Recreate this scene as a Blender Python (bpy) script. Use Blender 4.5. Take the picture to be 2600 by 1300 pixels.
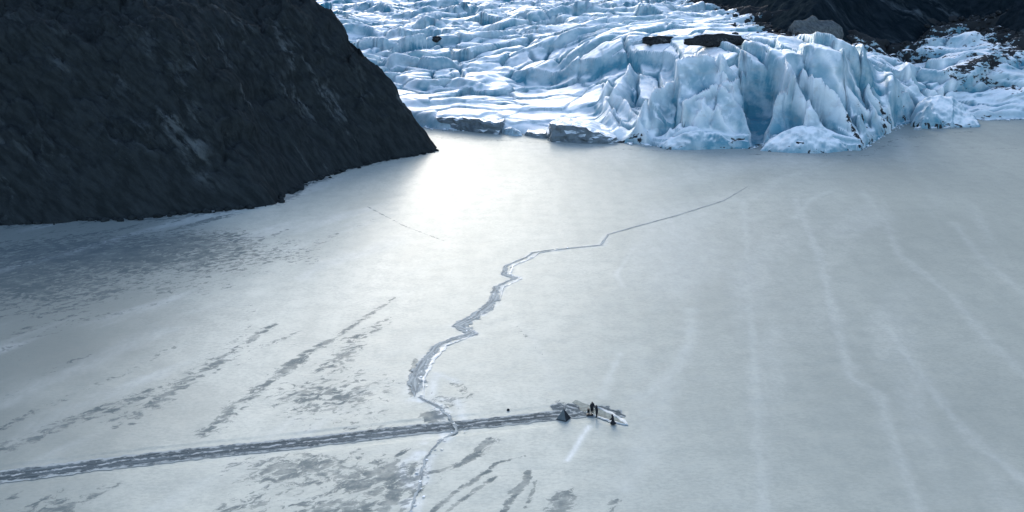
import bpy, bmesh, math, random
import numpy as np
from mathutils import Vector, Matrix

R = math.radians
scene = bpy.context.scene
for o in list(bpy.data.objects):
    bpy.data.objects.remove(o)
col = scene.collection

# ------------------------------------------------------------------ camera
H = 70.0                      # camera height above the frozen lake (m)
FPX = 2788.0                  # focal length in photo pixels (photo 2600 x 1300)
PITCH = math.atan(800.0 / FPX)
cam_d = bpy.data.cameras.new('camera')
cam = bpy.data.objects.new('camera', cam_d)
col.objects.link(cam)
cam_d.sensor_width = 36.0
cam_d.lens = 36.0 * FPX / 2600.0
cam_d.clip_start = 0.5
cam_d.clip_end = 12000.0
cam.location = (0, 0, H)
cam.rotation_euler = (math.pi / 2 - PITCH, 0, 0)
scene.camera = cam

# ------------------------------------------------------------------ light
SUN_AZ = R(-8.5)              # from +Y towards +X
SUN_EL = R(25.0)
world = bpy.data.worlds.new('World')
scene.world = world
world.use_nodes = True
wn = world.node_tree
wn.nodes.clear()
sky = wn.nodes.new('ShaderNodeTexSky')
sky.sky_type = 'NISHITA'
sky.sun_disc = False
sky.sun_elevation = SUN_EL
sky.sun_rotation = SUN_AZ
sky.air_density = 1.0
sky.dust_density = 1.5
sky.ozone_density = 1.5
bg = wn.nodes.new('ShaderNodeBackground')
bg.inputs['Strength'].default_value = 0.15
wo = wn.nodes.new('ShaderNodeOutputWorld')
wn.links.new(sky.outputs[0], bg.inputs[0])
wn.links.new(bg.outputs[0], wo.inputs[0])

sun_d = bpy.data.lights.new('sun', 'SUN')
sun_d.energy = 1.1
sun_d.angle = R(25.0)
sun_d.color = (1.0, 0.965, 0.90)
sun = bpy.data.objects.new('sun', sun_d)
col.objects.link(sun)
sd = Vector((math.sin(SUN_AZ) * math.cos(SUN_EL), math.cos(SUN_AZ) * math.cos(SUN_EL), math.sin(SUN_EL)))
sun.rotation_euler = sd.to_track_quat('Z', 'Y').to_euler()
sun.location = (0, 300, 300)

scene.view_settings.view_transform = 'Standard'
scene.view_settings.look = 'None'
scene.view_settings.exposure = 1.25
scene.view_settings.gamma = 1.0
scene.view_settings.use_curve_mapping = False

# ------------------------------------------------------------------ survey: the photograph's points to metres
CP, SP = math.cos(PITCH), math.sin(PITCH)

def ray(px, py):
    u = (px - 1300.0) / FPX
    v = (650.0 - py) / FPX
    return u, CP + v * SP, -SP + v * CP       # x, y, z of the direction

def ground(px, py, z=0.0):
    dx, dy, dz = ray(px, py)
    t = (z - H) / dz
    return dx * t, dy * t, z

def at_dist(px, py, D):
    dx, dy, dz = ray(px, py)
    t = D / dy
    return dx * t, D, H + dz * t

FS = 2600.0 / 2576.0          # readings taken off the full view

def gf(pts):
    return [ground(x * FS, y * FS)[:2] for x, y in pts]

# ------------------------------------------------------------------ noise
rs = np.random.RandomState(7)
PERM = np.concatenate([rs.permutation(256)] * 3).astype(np.int64)
ANG = np.linspace(0, 2 * np.pi, 256, endpoint=False)
GX, GY = np.cos(ANG), np.sin(ANG)

def perlin(x, y, seed=0):
    x = np.asarray(x, float) + seed * 17.31
    y = np.asarray(y, float) + seed * 9.77
    xi = np.floor(x).astype(np.int64); yi = np.floor(y).astype(np.int64)
    xf = x - xi; yf = y - yi
    xi &= 255; yi &= 255
    u = xf ** 3 * (xf * (xf * 6 - 15) + 10)
    v = yf ** 3 * (yf * (yf * 6 - 15) + 10)
    def g(ix, iy, fx, fy):
        h = PERM[PERM[ix & 255] + (iy & 255)]
        return GX[h] * fx + GY[h] * fy
    a = g(xi, yi, xf, yf); b = g(xi + 1, yi, xf - 1, yf)
    c = g(xi, yi + 1, xf, yf - 1); d = g(xi + 1, yi + 1, xf - 1, yf - 1)
    return (a + u * (b - a)) * (1 - v) + (c + u * (d - c)) * v * 1.0

def fbm(x, y, oct=4, seed=0, gain=0.5):
    s = 0; a = 1.0; f = 1.0
    for i in range(oct):
        s = s + a * perlin(x * f, y * f, seed + i)
        a *= gain; f *= 2.03
    return s

def ridged(x, y, oct=3, seed=0, gain=0.45, p=1.0):
    s = 0; a = 1.0; f = 1.0; w = 1.0
    for i in range(oct):
        r = 1.0 - np.minimum(1, np.abs(perlin(x * f, y * f, seed + i)) * 1.7)
        r = r ** p
        s = s + a * r * w
        w = np.clip(r * 1.3, 0, 1)
        a *= gain; f *= 2.1
    return s

def worley(x, y, seed=0, jit=0.85):
    xi = np.floor(x).astype(np.int64); yi = np.floor(y).astype(np.int64)
    F1 = np.full(x.shape, 9.0); F2 = np.full(x.shape, 9.0)
    ID = np.zeros(x.shape, np.int64); DX = np.zeros(x.shape); DY = np.zeros(x.shape)
    for a in (-1, 0, 1):
        for b in (-1, 0, 1):
            h = PERM[PERM[(xi + a + seed) & 255] + ((yi + b) & 255)]
            h2 = PERM[h + 91]
            ex = x - (xi + a + 0.5 + jit * (h / 255.0 - 0.5)); ey = y - (yi + b + 0.5 + jit * (h2 / 255.0 - 0.5))
            d = np.hypot(ex, ey)
            c = d < F1
            F2 = np.where(c, F1, np.minimum(F2, d))
            ID = np.where(c, PERM[h2 + h % 200], ID); DX = np.where(c, ex, DX); DY = np.where(c, ey, DY)
            F1 = np.where(c, d, F1)
    r = lambda k: PERM[ID + 37 * k] / 255.0 - 0.5
    return F1, F2, DX, DY, r(1), r(2), r(3)

def sstep(a, b, x):
    t = np.clip((x - a) / (b - a), 0, 1)
    return t * t * (3 - 2 * t)

def poly_dist(X, Y, pts):
    """distance to a polyline, index-parameter along it, signed side"""
    best = np.full(X.shape, 1e9); par = np.zeros(X.shape); side = np.zeros(X.shape)
    for i in range(len(pts) - 1):
        ax, ay = pts[i][0], pts[i][1]; bx, by = pts[i + 1][0], pts[i + 1][1]
        dx, dy = bx - ax, by - ay
        L = dx * dx + dy * dy + 1e-9
        t = np.clip(((X - ax) * dx + (Y - ay) * dy) / L, 0, 1)
        ex, ey = X - (ax + t * dx), Y - (ay + t * dy)
        d = np.hypot(ex, ey)
        m = d < best
        best = np.where(m, d, best)
        par = np.where(m, i + t, par)
        side = np.where(m, np.sign(dx * (Y - ay) - dy * (X - ax)), side)
    return best, par, side

def inside(X, Y, poly):
    ins = np.zeros(X.shape, bool)
    n = len(poly)
    for i in range(n):
        x1, y1 = poly[i]; x2, y2 = poly[(i + 1) % n]
        c = ((y1 > Y) != (y2 > Y)) & (X < (x2 - x1) * (Y - y1) / (y2 - y1 + 1e-12) + x1)
        ins ^= c
    return ins

# ------------------------------------------------------------------ mesh helpers
def grid_object(name, P, mat, attrs=None, keep=None, smooth=True):
    """P: (rows, cols, 3) array of points -> one quad-grid mesh object"""
    nr, nc = P.shape[:2]
    idx = np.arange(nr * nc).reshape(nr, nc)
    q = np.stack([idx[:-1, :-1], idx[:-1, 1:], idx[1:, 1:], idx[1:, :-1]], -1).reshape(-1, 4)
    if keep is not None:
        k = keep[:-1, :-1] | keep[:-1, 1:] | keep[1:, 1:] | keep[1:, :-1]
        q = q[k.reshape(-1)]
    used, inv = np.unique(q, return_inverse=True)
    q = inv.reshape(-1, 4)
    V = P.reshape(-1, 3)[used]
    me = bpy.data.meshes.new(name)
    me.vertices.add(len(V)); me.vertices.foreach_set('co', V.astype(np.float32).ravel())
    me.loops.add(len(q) * 4); me.loops.foreach_set('vertex_index', q.astype(np.int32).ravel())
    me.polygons.add(len(q))
    me.polygons.foreach_set('loop_start', (np.arange(len(q)) * 4).astype(np.int32))
    me.polygons.foreach_set('loop_total', np.full(len(q), 4, np.int32))
    me.polygons.foreach_set('use_smooth', np.full(len(q), smooth, bool))
    me.update(calc_edges=True)
    for an, arr in (attrs or {}).items():
        a = me.attributes.new(an, 'FLOAT', 'POINT')
        a.data.foreach_set('value', arr.reshape(-1)[used].astype(np.float32))
    me.materials.append(mat)
    o = bpy.data.objects.new(name, me)
    col.objects.link(o)
    return o

def mesh_object(name, verts, faces, mat, parent=None, smooth=False):
    me = bpy.data.meshes.new(name)
    me.from_pydata([tuple(v) for v in verts], [], faces)
    me.update()
    if smooth:
        me.polygons.foreach_set('use_smooth', np.ones(len(me.polygons), bool))
    if mat:
        me.materials.append(mat)
    o = bpy.data.objects.new(name, me)
    col.objects.link(o)
    if parent:
        o.parent = parent
    return o

def bm_object(name, bm, mat, parent=None, smooth=False):
    bmesh.ops.recalc_face_normals(bm, faces=bm.faces)
    me = bpy.data.meshes.new(name)
    bm.to_mesh(me); bm.free()
    if smooth:
        me.polygons.foreach_set('use_smooth', np.ones(len(me.polygons), bool))
    me.materials.append(mat)
    o = bpy.data.objects.new(name, me)
    col.objects.link(o)
    if parent:
        o.parent = parent
    return o

def tag(o, label=None, cat=None, group=None, kind=None):
    if label: o['label'] = label
    if cat: o['category'] = cat
    if group: o['group'] = group
    if kind: o['kind'] = kind
    return o

def empty(name, loc, rz=0):
    o = bpy.data.objects.new(name, None)
    o.location = loc; o.rotation_euler = (0, 0, rz); o.empty_display_size = 0.3
    col.objects.link(o)
    return o

# ------------------------------------------------------------------ materials
class NT:
    def __init__(self, name):
        self.m = bpy.data.materials.new(name); self.m.use_nodes = True
        self.t = self.m.node_tree; self.t.nodes.clear()
        self.out = self.t.nodes.new('ShaderNodeOutputMaterial')
        self.b = self.t.nodes.new('ShaderNodeBsdfPrincipled')
        self.t.links.new(self.b.outputs[0], self.out.inputs[0])
        self.tc = self.t.nodes.new('ShaderNodeTexCoord')
    def n(self, typ, **kw):
        nd = self.t.nodes.new(typ)
        for k, v in kw.items():
            setattr(nd, k, v)
        return nd
    def l(self, a, b):
        self.t.links.new(a, b)
    def setin(self, sock, v):
        if isinstance(v, bpy.types.NodeSocket): self.l(v, sock)
        else: sock.default_value = v
    def mapping(self, scale=(1, 1, 1), rot=(0, 0, 0), loc=(0, 0, 0), src=None):
        mp = self.n('ShaderNodeMapping')
        self.l(src or self.tc.outputs['Object'], mp.inputs[0])
        mp.inputs['Scale'].default_value = scale
        mp.inputs['Rotation'].default_value = rot
        mp.inputs['Location'].default_value = loc
        return mp.outputs[0]
    def noise(self, scale, detail=4, rough=0.55, vec=None, dist=0.0):
        nd = self.n('ShaderNodeTexNoise')
        self.l(vec or self.tc.outputs['Object'], nd.inputs['Vector'])
        nd.inputs['Scale'].default_value = scale
        nd.inputs['Detail'].default_value = detail
        nd.inputs['Roughness'].default_value = rough
        nd.inputs['Distortion'].default_value = dist
        return nd.outputs[0]
    def voronoi(self, scale, vec=None, feature='F1'):
        nd = self.n('ShaderNodeTexVoronoi', feature=feature)
        self.l(vec or self.tc.outputs['Object'], nd.inputs['Vector'])
        nd.inputs['Scale'].default_value = scale
        return nd.outputs[0]
    def math(self, op, a, b=0.0, c=0.0, clamp=False):
        nd = self.n('ShaderNodeMath', operation=op); nd.use_clamp = clamp
        self.setin(nd.inputs[0], a); self.setin(nd.inputs[1], b); self.setin(nd.inputs[2], c)
        return nd.outputs[0]
    def ramp(self, v, lo, hi, a=0.0, b=1.0):
        nd = self.n('ShaderNodeMapRange', interpolation_type='SMOOTHSTEP')
        self.setin(nd.inputs[0], v)
        self.setin(nd.inputs[1], lo); self.setin(nd.inputs[2], hi)
        self.setin(nd.inputs[3], a); self.setin(nd.inputs[4], b)
        return nd.outputs[0]
    def mix(self, f, a, b):
        nd = self.n('ShaderNodeMix', data_type='RGBA')
        self.setin(nd.inputs[0], f)
        for s, v in ((nd.inputs[6], a), (nd.inputs[7], b)):
            if isinstance(v, bpy.types.NodeSocket): self.l(v, s)
            else: s.default_value = (*v, 1.0)
        return nd.outputs[2]
    def attr(self, name):
        nd = self.n('ShaderNodeAttribute'); nd.attribute_name = name
        return nd.outputs['Fac']
    def bump(self, h, strength=0.3, dist=0.1, prev=None):
        nd = self.n('ShaderNodeBump')
        nd.inputs['Strength'].default_value = strength
        nd.inputs['Distance'].default_value = dist
        self.l(h, nd.inputs['Height'])
        if prev: self.l(prev, nd.inputs['Normal'])
        return nd.outputs[0]
    def fin(self, color=None, rough=None, normal=None, **kw):
        if color is not None:
            if isinstance(color, bpy.types.NodeSocket): self.l(color, self.b.inputs['Base Color'])
            else: self.b.inputs['Base Color'].default_value = (*color, 1)
        if rough is not None: self.setin(self.b.inputs['Roughness'], rough)
        if normal is not None: self.l(normal, self.b.inputs['Normal'])
        for k, v in kw.items():
            self.setin(self.b.inputs[k.replace('_', ' ')], v)
        return self.m

def mat_lake():
    t = NT('lake_ice')
    dark, frost, side_shade = t.attr('dark'), t.attr('frost'), t.attr('grey')
    pos = t.tc.outputs['Object']
    # blotches of clear thin ice, at the left shore also painted hill reflection
    fl = t.noise(0.80, 8, 0.72, t.mapping((0.62, 1.0, 1), src=t.mapping((1, 1, 1), (0, 0, R(-40)))), 0.5)
    fl = t.math('ADD', t.math('MULTIPLY', fl, 0.74), t.math('MULTIPLY', t.noise(0.17, 5, 0.6, t.mapping((0.7, 1, 1), src=t.mapping((1, 1, 1), (0, 0, R(-48))))), 0.26))
    thr = t.math('SUBTRACT', 0.78, t.math('MULTIPLY', dark, 0.46))
    blot = t.ramp(t.math('SUBTRACT', fl, thr), -0.035, 0.05)
    blot = t.math('MULTIPLY', blot, t.ramp(t.noise(0.23, 6, 0.7), 0.3, 0.62, 0.45, 1.0))
    edge = t.ramp(t.math('ABSOLUTE', t.math('SUBTRACT', fl, thr)), 0.0, 0.02, 1.0, 0.0)
    edge = t.math('MULTIPLY', edge, t.ramp(dark, 0.12, 0.4))
    big = t.noise(0.02, 4, 0.55, t.mapping((1.0, 0.6, 1)))
    # wind-blown fine grain
    grain = t.math('ADD', t.math('MULTIPLY', t.noise(1.9, 9, 0.78, t.mapping((0.6, 1.0, 1))), 0.66), t.math('MULTIPLY', t.noise(0.22, 6, 0.66), 0.34))
    streak = t.noise(0.10, 5, 0.6, t.mapping((2.2, 0.32, 1), (0, 0, R(28))))
    base = t.mix(t.ramp(big, 0.35, 0.7), (0.398, 0.425, 0.385), (0.470, 0.495, 0.447))
    base = t.mix(t.math('MULTIPLY', t.ramp(streak, 0.4, 0.7), 0.35), base, (0.30, 0.330, 0.305))
    base = t.mix(t.ramp(grain, 0.40, 0.60, 0.0, 0.75), base, (0.30, 0.330, 0.303))
    base = t.mix(t.math('MULTIPLY', side_shade, 0.85), base, (0.150, 0.174, 0.166))  # shade and dark reflections painted over both sides of the lake
    frn = t.math('MULTIPLY', frost, t.ramp(t.noise(0.5, 7, 0.72, t.mapping((1.0, 0.45, 1))), 0.34, 0.66, 0.4, 1.0))
    base = t.mix(frn, base, (0.64, 0.67, 0.665))
    base = t.mix(t.math('MULTIPLY', blot, 0.78), base, (0.070, 0.094, 0.102))
    base = t.mix(t.math('MULTIPLY', edge, 0.3), base, (0.06, 0.075, 0.085))
    rough = t.math('ADD', t.ramp(grain, 0.35, 0.65, 0.26, 0.34), t.math('MULTIPLY', frost, 0.15))
    rough = t.math('SUBTRACT', rough, t.math('MULTIPLY', blot, 0.06))
    nb = t.bump(t.noise(0.9, 6, 0.6), 0.25, 0.12)
    nb = t.bump(t.math('SUBTRACT', 1.0, blot), 0.25, 0.06, nb)
    return t.fin(base, rough, nb, IOR=1.31, Specular_IOR_Level=t.math('SUBTRACT', 0.018, t.math('MULTIPLY', blot, 0.017)))

def mat_glacier():
    t = NT('glacier_ice')
    blue, debris, snow = t.attr('blue_shade'), t.attr('debris'), t.attr('snow')
    n1 = t.noise(0.12, 6, 0.6)
    n2 = t.noise(0.9, 5, 0.6, t.mapping((1, 0.5, 2.5), (0, R(25), 0)))
    n3 = t.noise(0.35, 5, 0.65, t.mapping((0.4, 1, 1), (0, 0, R(35))))
    bl = t.math('MULTIPLY', blue, t.ramp(n1, 0.3, 0.65, 0.65, 1.15), clamp=True)
    c = t.mix(bl, (0.88, 0.91, 0.91), (0.070, 0.240, 0.320))
    c = t.mix(t.ramp(n2, 0.5, 0.78, 0, 0.2), c, (0.42, 0.52, 0.55))
    c = t.mix(t.math('MULTIPLY', snow, 0.8), c, (0.92, 0.93, 0.935))
    dirt = t.math('MULTIPLY', t.ramp(n3, 0.50, 0.68), 0.30)
    c = t.mix(dirt, c, (0.36, 0.36, 0.35))
    dv = t.math('ADD', debris, t.ramp(t.noise(0.5, 6, 0.7, t.mapping((0.45, 1, 1), (0, 0, R(30)))), 0.3, 0.7, -0.5, 0.5))
    dm = t.ramp(dv, 0.46, 0.56)
    c = t.mix(dm, c, t.mix(t.noise(3.0, 4), (0.018, 0.021, 0.024), (0.046, 0.048, 0.049)))
    nb = t.bump(t.noise(0.6, 7, 0.62), 0.3, 0.3)
    nb = t.bump(n2, 0.2, 0.2, nb)
    return t.fin(c, t.math('ADD', 0.55, t.math('MULTIPLY', dm, 0.45)), nb, IOR=1.31, Specular_IOR_Level=0.35)

def mat_block(name, tint=(0.45, 0.55, 0.60), dirt=0.5):
    t = NT(name)
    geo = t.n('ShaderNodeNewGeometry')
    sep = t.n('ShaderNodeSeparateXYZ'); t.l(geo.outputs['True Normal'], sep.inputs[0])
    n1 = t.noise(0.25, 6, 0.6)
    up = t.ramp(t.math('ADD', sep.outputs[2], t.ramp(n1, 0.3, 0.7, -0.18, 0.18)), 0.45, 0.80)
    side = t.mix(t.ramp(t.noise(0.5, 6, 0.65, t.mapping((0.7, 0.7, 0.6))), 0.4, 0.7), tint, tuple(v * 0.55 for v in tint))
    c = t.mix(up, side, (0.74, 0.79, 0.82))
    c = t.mix(t.math('MULTIPLY', t.ramp(t.noise(0.6, 5, 0.7), 0.52, 0.68), dirt), c, (0.16, 0.16, 0.155))
    nb = t.bump(t.noise(0.9, 7, 0.62), 0.5, 0.4)
    return t.fin(c, 0.45, nb, IOR=1.31, Specular_IOR_Level=0.35)

def mat_rock(name, a, b, pale, scale=0.08, pale_amt=0.5):
    t = NT(name)
    v0 = t.mapping((1, 1, 1), (0, R(-40), R(12)))
    v = t.mapping((0.28, 1, 1), src=v0)
    n1 = t.noise(scale, 8, 0.62, v, 0.8)
    n2 = t.noise(scale * 6, 8, 0.65, v)
    n3 = t.noise(scale * 0.55, 4, 0.5)
    c = t.mix(t.ramp(n2, 0.32, 0.68), a, b)
    p = t.math('MULTIPLY', t.ramp(n1, 0.52, 0.66), t.ramp(n2, 0.38, 0.62))
    p = t.math('MULTIPLY', p, t.ramp(n3, 0.42, 0.62))
    c = t.mix(t.math('MULTIPLY', p, pale_amt), c, pale)
    speck = t.ramp(t.noise(scale * 22, 3, 0.6), 0.66, 0.74, 0, 0.18)
    c = t.mix(speck, c, pale)
    nb = t.bump(n2, 0.6, 1.2)
    nb = t.bump(t.noise(scale * 20, 6, 0.65), 0.6, 0.35, nb)
    return t.fin(c, 0.95, nb, Specular_IOR_Level=0.0)

def mat_plain(name, c, rough=0.7, var=0.25, scale=6.0, spec=0.3):
    t = NT(name)
    n = t.noise(scale, 5, 0.6)
    cc = t.mix(t.ramp(n, 0.3, 0.7), tuple(x * (1 - var) for x in c), tuple(min(1, x * (1 + var)) for x in c))
    return t.fin(cc, rough, t.bump(n, 0.3, 0.05), Specular_IOR_Level=spec)

def mat_slush():
    t = NT('slush_channel')
    st = t.n('ShaderNodeAttribute'); st.attribute_name = 'st'
    v = t.mapping((0.10, 3.2, 1), src=st.outputs['Vector'])
    n1 = t.noise(0.9, 6, 0.66, v, 0.4)
    n2 = t.noise(2.2, 5, 0.7, t.mapping((0.6, 1.2, 1), src=st.outputs['Vector']))
    c = t.mix(t.ramp(n1, 0.42, 0.62), (0.042, 0.060, 0.070), (0.105, 0.136, 0.152))
    c = t.mix(t.ramp(n2, 0.60, 0.68, 0, 0.8), c, (0.45, 0.49, 0.50))
    sx = t.n('ShaderNodeSeparateXYZ'); t.l(st.outputs['Vector'], sx.inputs[0])
    wob = t.math('ADD', sx.outputs[1], t.ramp(t.noise(0.25, 4, 0.6, t.mapping((1, 0, 0), src=st.outputs['Vector'])), 0.3, 0.7, -0.5, 0.3))
    lane = t.ramp(t.math('ABSOLUTE', wob), 0.08, 0.34, 1.0, 0.0)
    lane = t.math('MULTIPLY', lane, t.ramp(t.noise(1.4, 4, 0.6, t.mapping((0.35, 0.3, 1), src=st.outputs['Vector'])), 0.42, 0.56))
    c = t.mix(t.math('MULTIPLY', lane, 0.8), c, (0.36, 0.40, 0.41))
    ef = t.math('ADD', t.attr('edge'), t.ramp(t.noise(0.9, 6, 0.72, t.mapping((0.6, 1, 1), src=st.outputs['Vector'])), 0.3, 0.7, -0.35, 0.35))
    c = t.mix(t.ramp(ef, 0.55, 0.95), c, (0.285, 0.322, 0.326))
    nb = t.bump(n2, 0.5, 0.12)
    return t.fin(c, 0.6, nb, IOR=1.31, Specular_IOR_Level=0.02)

def mat_lead():
    t = NT('refrozen_lead')
    st = t.n('ShaderNodeAttribute'); st.attribute_name = 'st'
    n1 = t.noise(0.8, 5, 0.6, t.mapping((0.25, 2.4, 1), src=st.outputs['Vector']), 0.5)
    n2 = t.noise(1.7, 5, 0.65)
    c = t.mix(t.ramp(n1, 0.38, 0.62), (0.150, 0.180, 0.190), (0.31, 0.35, 0.355))
    c = t.mix(t.ramp(n2, 0.62, 0.72, 0, 0.6), c, (0.50, 0.56, 0.58))
    ef = t.math('ADD', t.attr('edge'), t.ramp(t.noise(1.1, 6, 0.72), 0.3, 0.7, -0.4, 0.4))
    c = t.mix(t.ramp(ef, 0.6, 0.95), c, (0.30, 0.338, 0.342))
    return t.fin(c, 0.6, t.bump(n1, 0.5, 0.1), IOR=1.31, Specular_IOR_Level=0.03)

M = dict(
    lake=mat_lake(), glacier=mat_glacier(),
    block=mat_block('ice_block_grey', (0.17, 0.21, 0.24), 0.25),
    block2=mat_block('ice_block_blue', (0.36, 0.50, 0.58), 0.55),
    floe=mat_block('floe_white', (0.40, 0.47, 0.50), 0.1),
    hill=mat_rock('hill_rock', (0.017, 0.021, 0.0225), (0.034, 0.040, 0.042), (0.13, 0.146, 0.15), 0.09, 0.75),
    cliff=mat_rock('cliff_rock', (0.006, 0.0115, 0.0155), (0.016, 0.0235, 0.029), (0.17, 0.198, 0.21), 0.05, 0.45),
    boulder=mat_rock('boulder_rock', (0.07, 0.082, 0.088), (0.14, 0.155, 0.16), (0.30, 0.32, 0.32), 0.2, 0.5),
    rubble=mat_rock('rubble_rock', (0.018, 0.022, 0.025), (0.052, 0.056, 0.058), (0.22, 0.235, 0.24), 0.5, 0.7),
    slush=mat_slush(), lead=mat_lead(),
    snow=mat_plain('packed_snow', (0.46, 0.50, 0.50), 0.6, 0.08, 3.0),
    clear=mat_plain('grey_green_ice', (0.125, 0.160, 0.155), 0.6, 0.35, 1.2, 0.05),
    water=mat_plain('dark_wet_ice', (0.085, 0.10, 0.107), 0.5, 0.4, 1.0, 0.12),
    coat=mat_plain('black_coat', (0.012, 0.014, 0.020), 0.8),
    trouser=mat_plain('dark_trousers', (0.014, 0.015, 0.018), 0.8),
    skin=mat_plain('skin', (0.33, 0.22, 0.17), 0.55, 0.1),
    glove=mat_plain('black_glove', (0.012, 0.012, 0.013), 0.7),
    canvas=mat_plain('grey_canvas', (0.10, 0.118, 0.125), 0.8, 0.12, 2.0),
    canvas_dark=mat_plain('black_shade_canvas', (0.016, 0.019, 0.024), 0.8, 0.2, 2.0),  # also stands in for the shaded sides of the tent
    pole=mat_plain('tent_pole', (0.05, 0.05, 0.055), 0.4),
    plastic=mat_plain('black_plastic', (0.014, 0.015, 0.017), 0.5),
    leaf=mat_plain('shrub_leaf', (0.03, 0.04, 0.03), 0.8),
    bark=mat_plain('shrub_bark', (0.03, 0.026, 0.022), 0.9),
)

# ================================================================== FROZEN LAKE
def spaced(segs):
    out = []
    for a, b, s0, s1 in segs:
        x = a
        while x < b:
            out.append(x)
            f = (x - a) / (b - a)
            x += s0 + (s1 - s0) * f
    out.append(segs[-1][1])
    return np.array(out)

lx = spaced([(-3000, -230, 300, 12), (-230, -115, 8, 0.45), (-115, 115, 0.4, 0.4), (115, 250, 0.6, 8), (250, 3000, 12, 300)])
ly = spaced([(-1500, 110, 250, 3), (110, 132, 1.0, 0.4), (132, 240, 0.4, 0.45), (240, 470, 0.5, 1.0), (470, 1800, 2, 250)])
LX, LY = np.meshgrid(lx, ly)
crack_px = [(2040, 430), (1930, 462), (1880, 470), (1820, 505), (1700, 543), (1600, 570), (1530, 590), (1512, 617), (1400, 628), (1345, 636),
            (1330, 648), (1280, 668), (1272, 690), (1300, 700), (1255, 722), (1243, 760), (1200, 795), (1150, 820),
            (1188, 838), (1110, 868), (1075, 905), (1050, 955), (1052, 1000), (1105, 1025), (1130, 1050), (1150, 1085),
            (1105, 1110), (1072, 1150), (1062, 1185), (1058, 1215), (1040, 1262), (1030, 1300)]
crack = gf(crack_px)
track_px = [(-200, 1238), (0, 1200), (250, 1168), (500, 1140), (750, 1115), (1000, 1085), (1150, 1070), (1300, 1055), (1400, 1043), (1480, 1037), (1518, 1040)]
track = gf(track_px)

dark = np.zeros(LX.shape); frost = np.zeros(LX.shape); grey = np.zeros(LX.shape)

def band(arr, px, w0, w1, s, jit=0.5, seed=1):
    pts = gf(px)
    mg = 4 * max(w0, w1)
    xs = [p[0] for p in pts]; ys = [p[1] for p in pts]
    i0, i1 = np.searchsorted(ly, [min(ys) - mg, max(ys) + mg]); j0, j1 = np.searchsorted(lx, [min(xs) - mg, max(xs) + mg])
    X, Y = LX[i0:i1, j0:j1], LY[i0:i1, j0:j1]
    d, par, _ = poly_dist(X, Y, pts)
    w = w0 + (w1 - w0) * par / (len(pts) - 1)
    w = w * (1 + jit * fbm(X * 0.15, Y * 0.15, 3, seed))
    arr[i0:i1, j0:j1] = np.maximum(arr[i0:i1, j0:j1], s * np.exp(-(d / w) ** 2))

def blob(arr, px, py, rx, ry, s, seed=1):
    cx, cy = gf([(px, py)])[0]
    d2 = ((LX - cx) / rx) ** 2 + ((LY - cy) / ry) ** 2
    np.maximum(arr, s * np.exp(-d2), out=arr)

# thin dark ice and painted hill reflection, read off the photograph
band(dark, [(995, 748), (900, 812), (790, 878), (700, 945), (610, 1010), (520, 1085)], 0.8, 3.2, 0.62, 0.6, 3)
band(dark, [(690, 815), (560, 900), (430, 985), (330, 1060)], 1.5, 5.0, 0.60, 0.5, 5)
band(dark, [(640, 730), (620, 830), (500, 930)], 1.5, 4, 0.45, 0.5, 6)
band(dark, [(980, 800), (900, 850), (780, 990)], 2, 6, 0.52, 0.5, 7)
blob(dark, 820, 1000, 15, 16, 0.62)
blob(dark, 900, 1060, 10, 10, 0.52)
blob(dark, 760, 1190, 15, 10, 0.68)
blob(dark, 930, 1200, 13, 10, 0.70)
blob(dark, 850, 1280, 14, 8, 0.66)
blob(dark, 620, 1270, 9, 7, 0.55)
blob(dark, 1130, 1010, 8, 9, 0.48)
band(dark, [(1060, 1015), (1180, 1000), (1140, 960)], 2, 2, 0.55, 0.5, 9)
band(dark, [(1235, 1105), (1190, 1150), (1150, 1172), (1060, 1195), (1030, 1215)], 1.6, 1.0, 0.74, 0.4, 10)
band(dark, [(1320, 1148), (1250, 1165), (1215, 1195), (1150, 1235), (1100, 1275), (1080, 1300)], 0.9, 0.7, 0.74, 0.4, 11)
band(dark, [(1245, 1200), (1180, 1245), (1120, 1290)], 0.7, 0.9, 0.70, 0.4, 12)
band(dark, [(1330, 1185), (1320, 1215), (1285, 1250), (1265, 1290)], 1.2, 1.0, 0.74, 0.4, 13)
band(dark, [(1350, 1205), (1340, 1240), (1320, 1275)], 0.4, 0.6, 0.70, 0.3, 14)
band(dark, [(1420, 1240), (1405, 1290)], 2.2, 2.2, 0.70, 0.4, 15)
band(dark, [(1545, 1262), (1540, 1300)], 1.7, 1.7, 0.66, 0.4, 16)
band(dark, [(1030, 1128), (995, 1150), (988, 1180), (1000, 1212), (1040, 1235)], 0.7, 0.7, 0.74, 0.3, 17)
band(dark, [(1062, 1155), (1036, 1172), (1032, 1200), (1055, 1222)], 0.45, 0.45, 0.74, 0.3, 27)
band(dark, [(1045, 1240), (1020, 1262), (1000, 1300)], 1.2, 0.8, 0.7, 0.3, 28)
band(frost, [(1050, 1140), (1015, 1165), (1012, 1195), (1030, 1222)], 0.7, 0.7, 0.8, 0.3, 29)
band(frost, [(1150, 960), (1095, 940), (1085, 1000), (1150, 1010), (1165, 1060)], 1.0, 0.8, 0.5, 0.5, 30)
band(dark, [(900, 1130), (850, 1170), (760, 1190), (730, 1215)], 1.2, 1.6, 0.66, 0.5, 36)
band(dark, [(980, 1165), (1000, 1230), (960, 1290)], 2.0, 1.6, 0.75, 0.5, 38)
band(dark, [(1045, 905), (1035, 960), (1035, 1000)], 1.0, 0.8, 0.70, 0.5, 18)
blob(dark, 1090, 1050, 3, 4, 0.8)
blob(dark, 300, 640, 60, 30, 0.78)  # below the hill: thin dark ice plus the hill's reflection painted in
blob(dark, 0, 700, 45, 40, 0.74)
blob(dark, 450, 620, 30, 22, 0.76)
blob(dark, 620, 650, 16, 20, 0.58)
blob(dark, 380, 720, 30, 12, 0.55)
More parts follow.
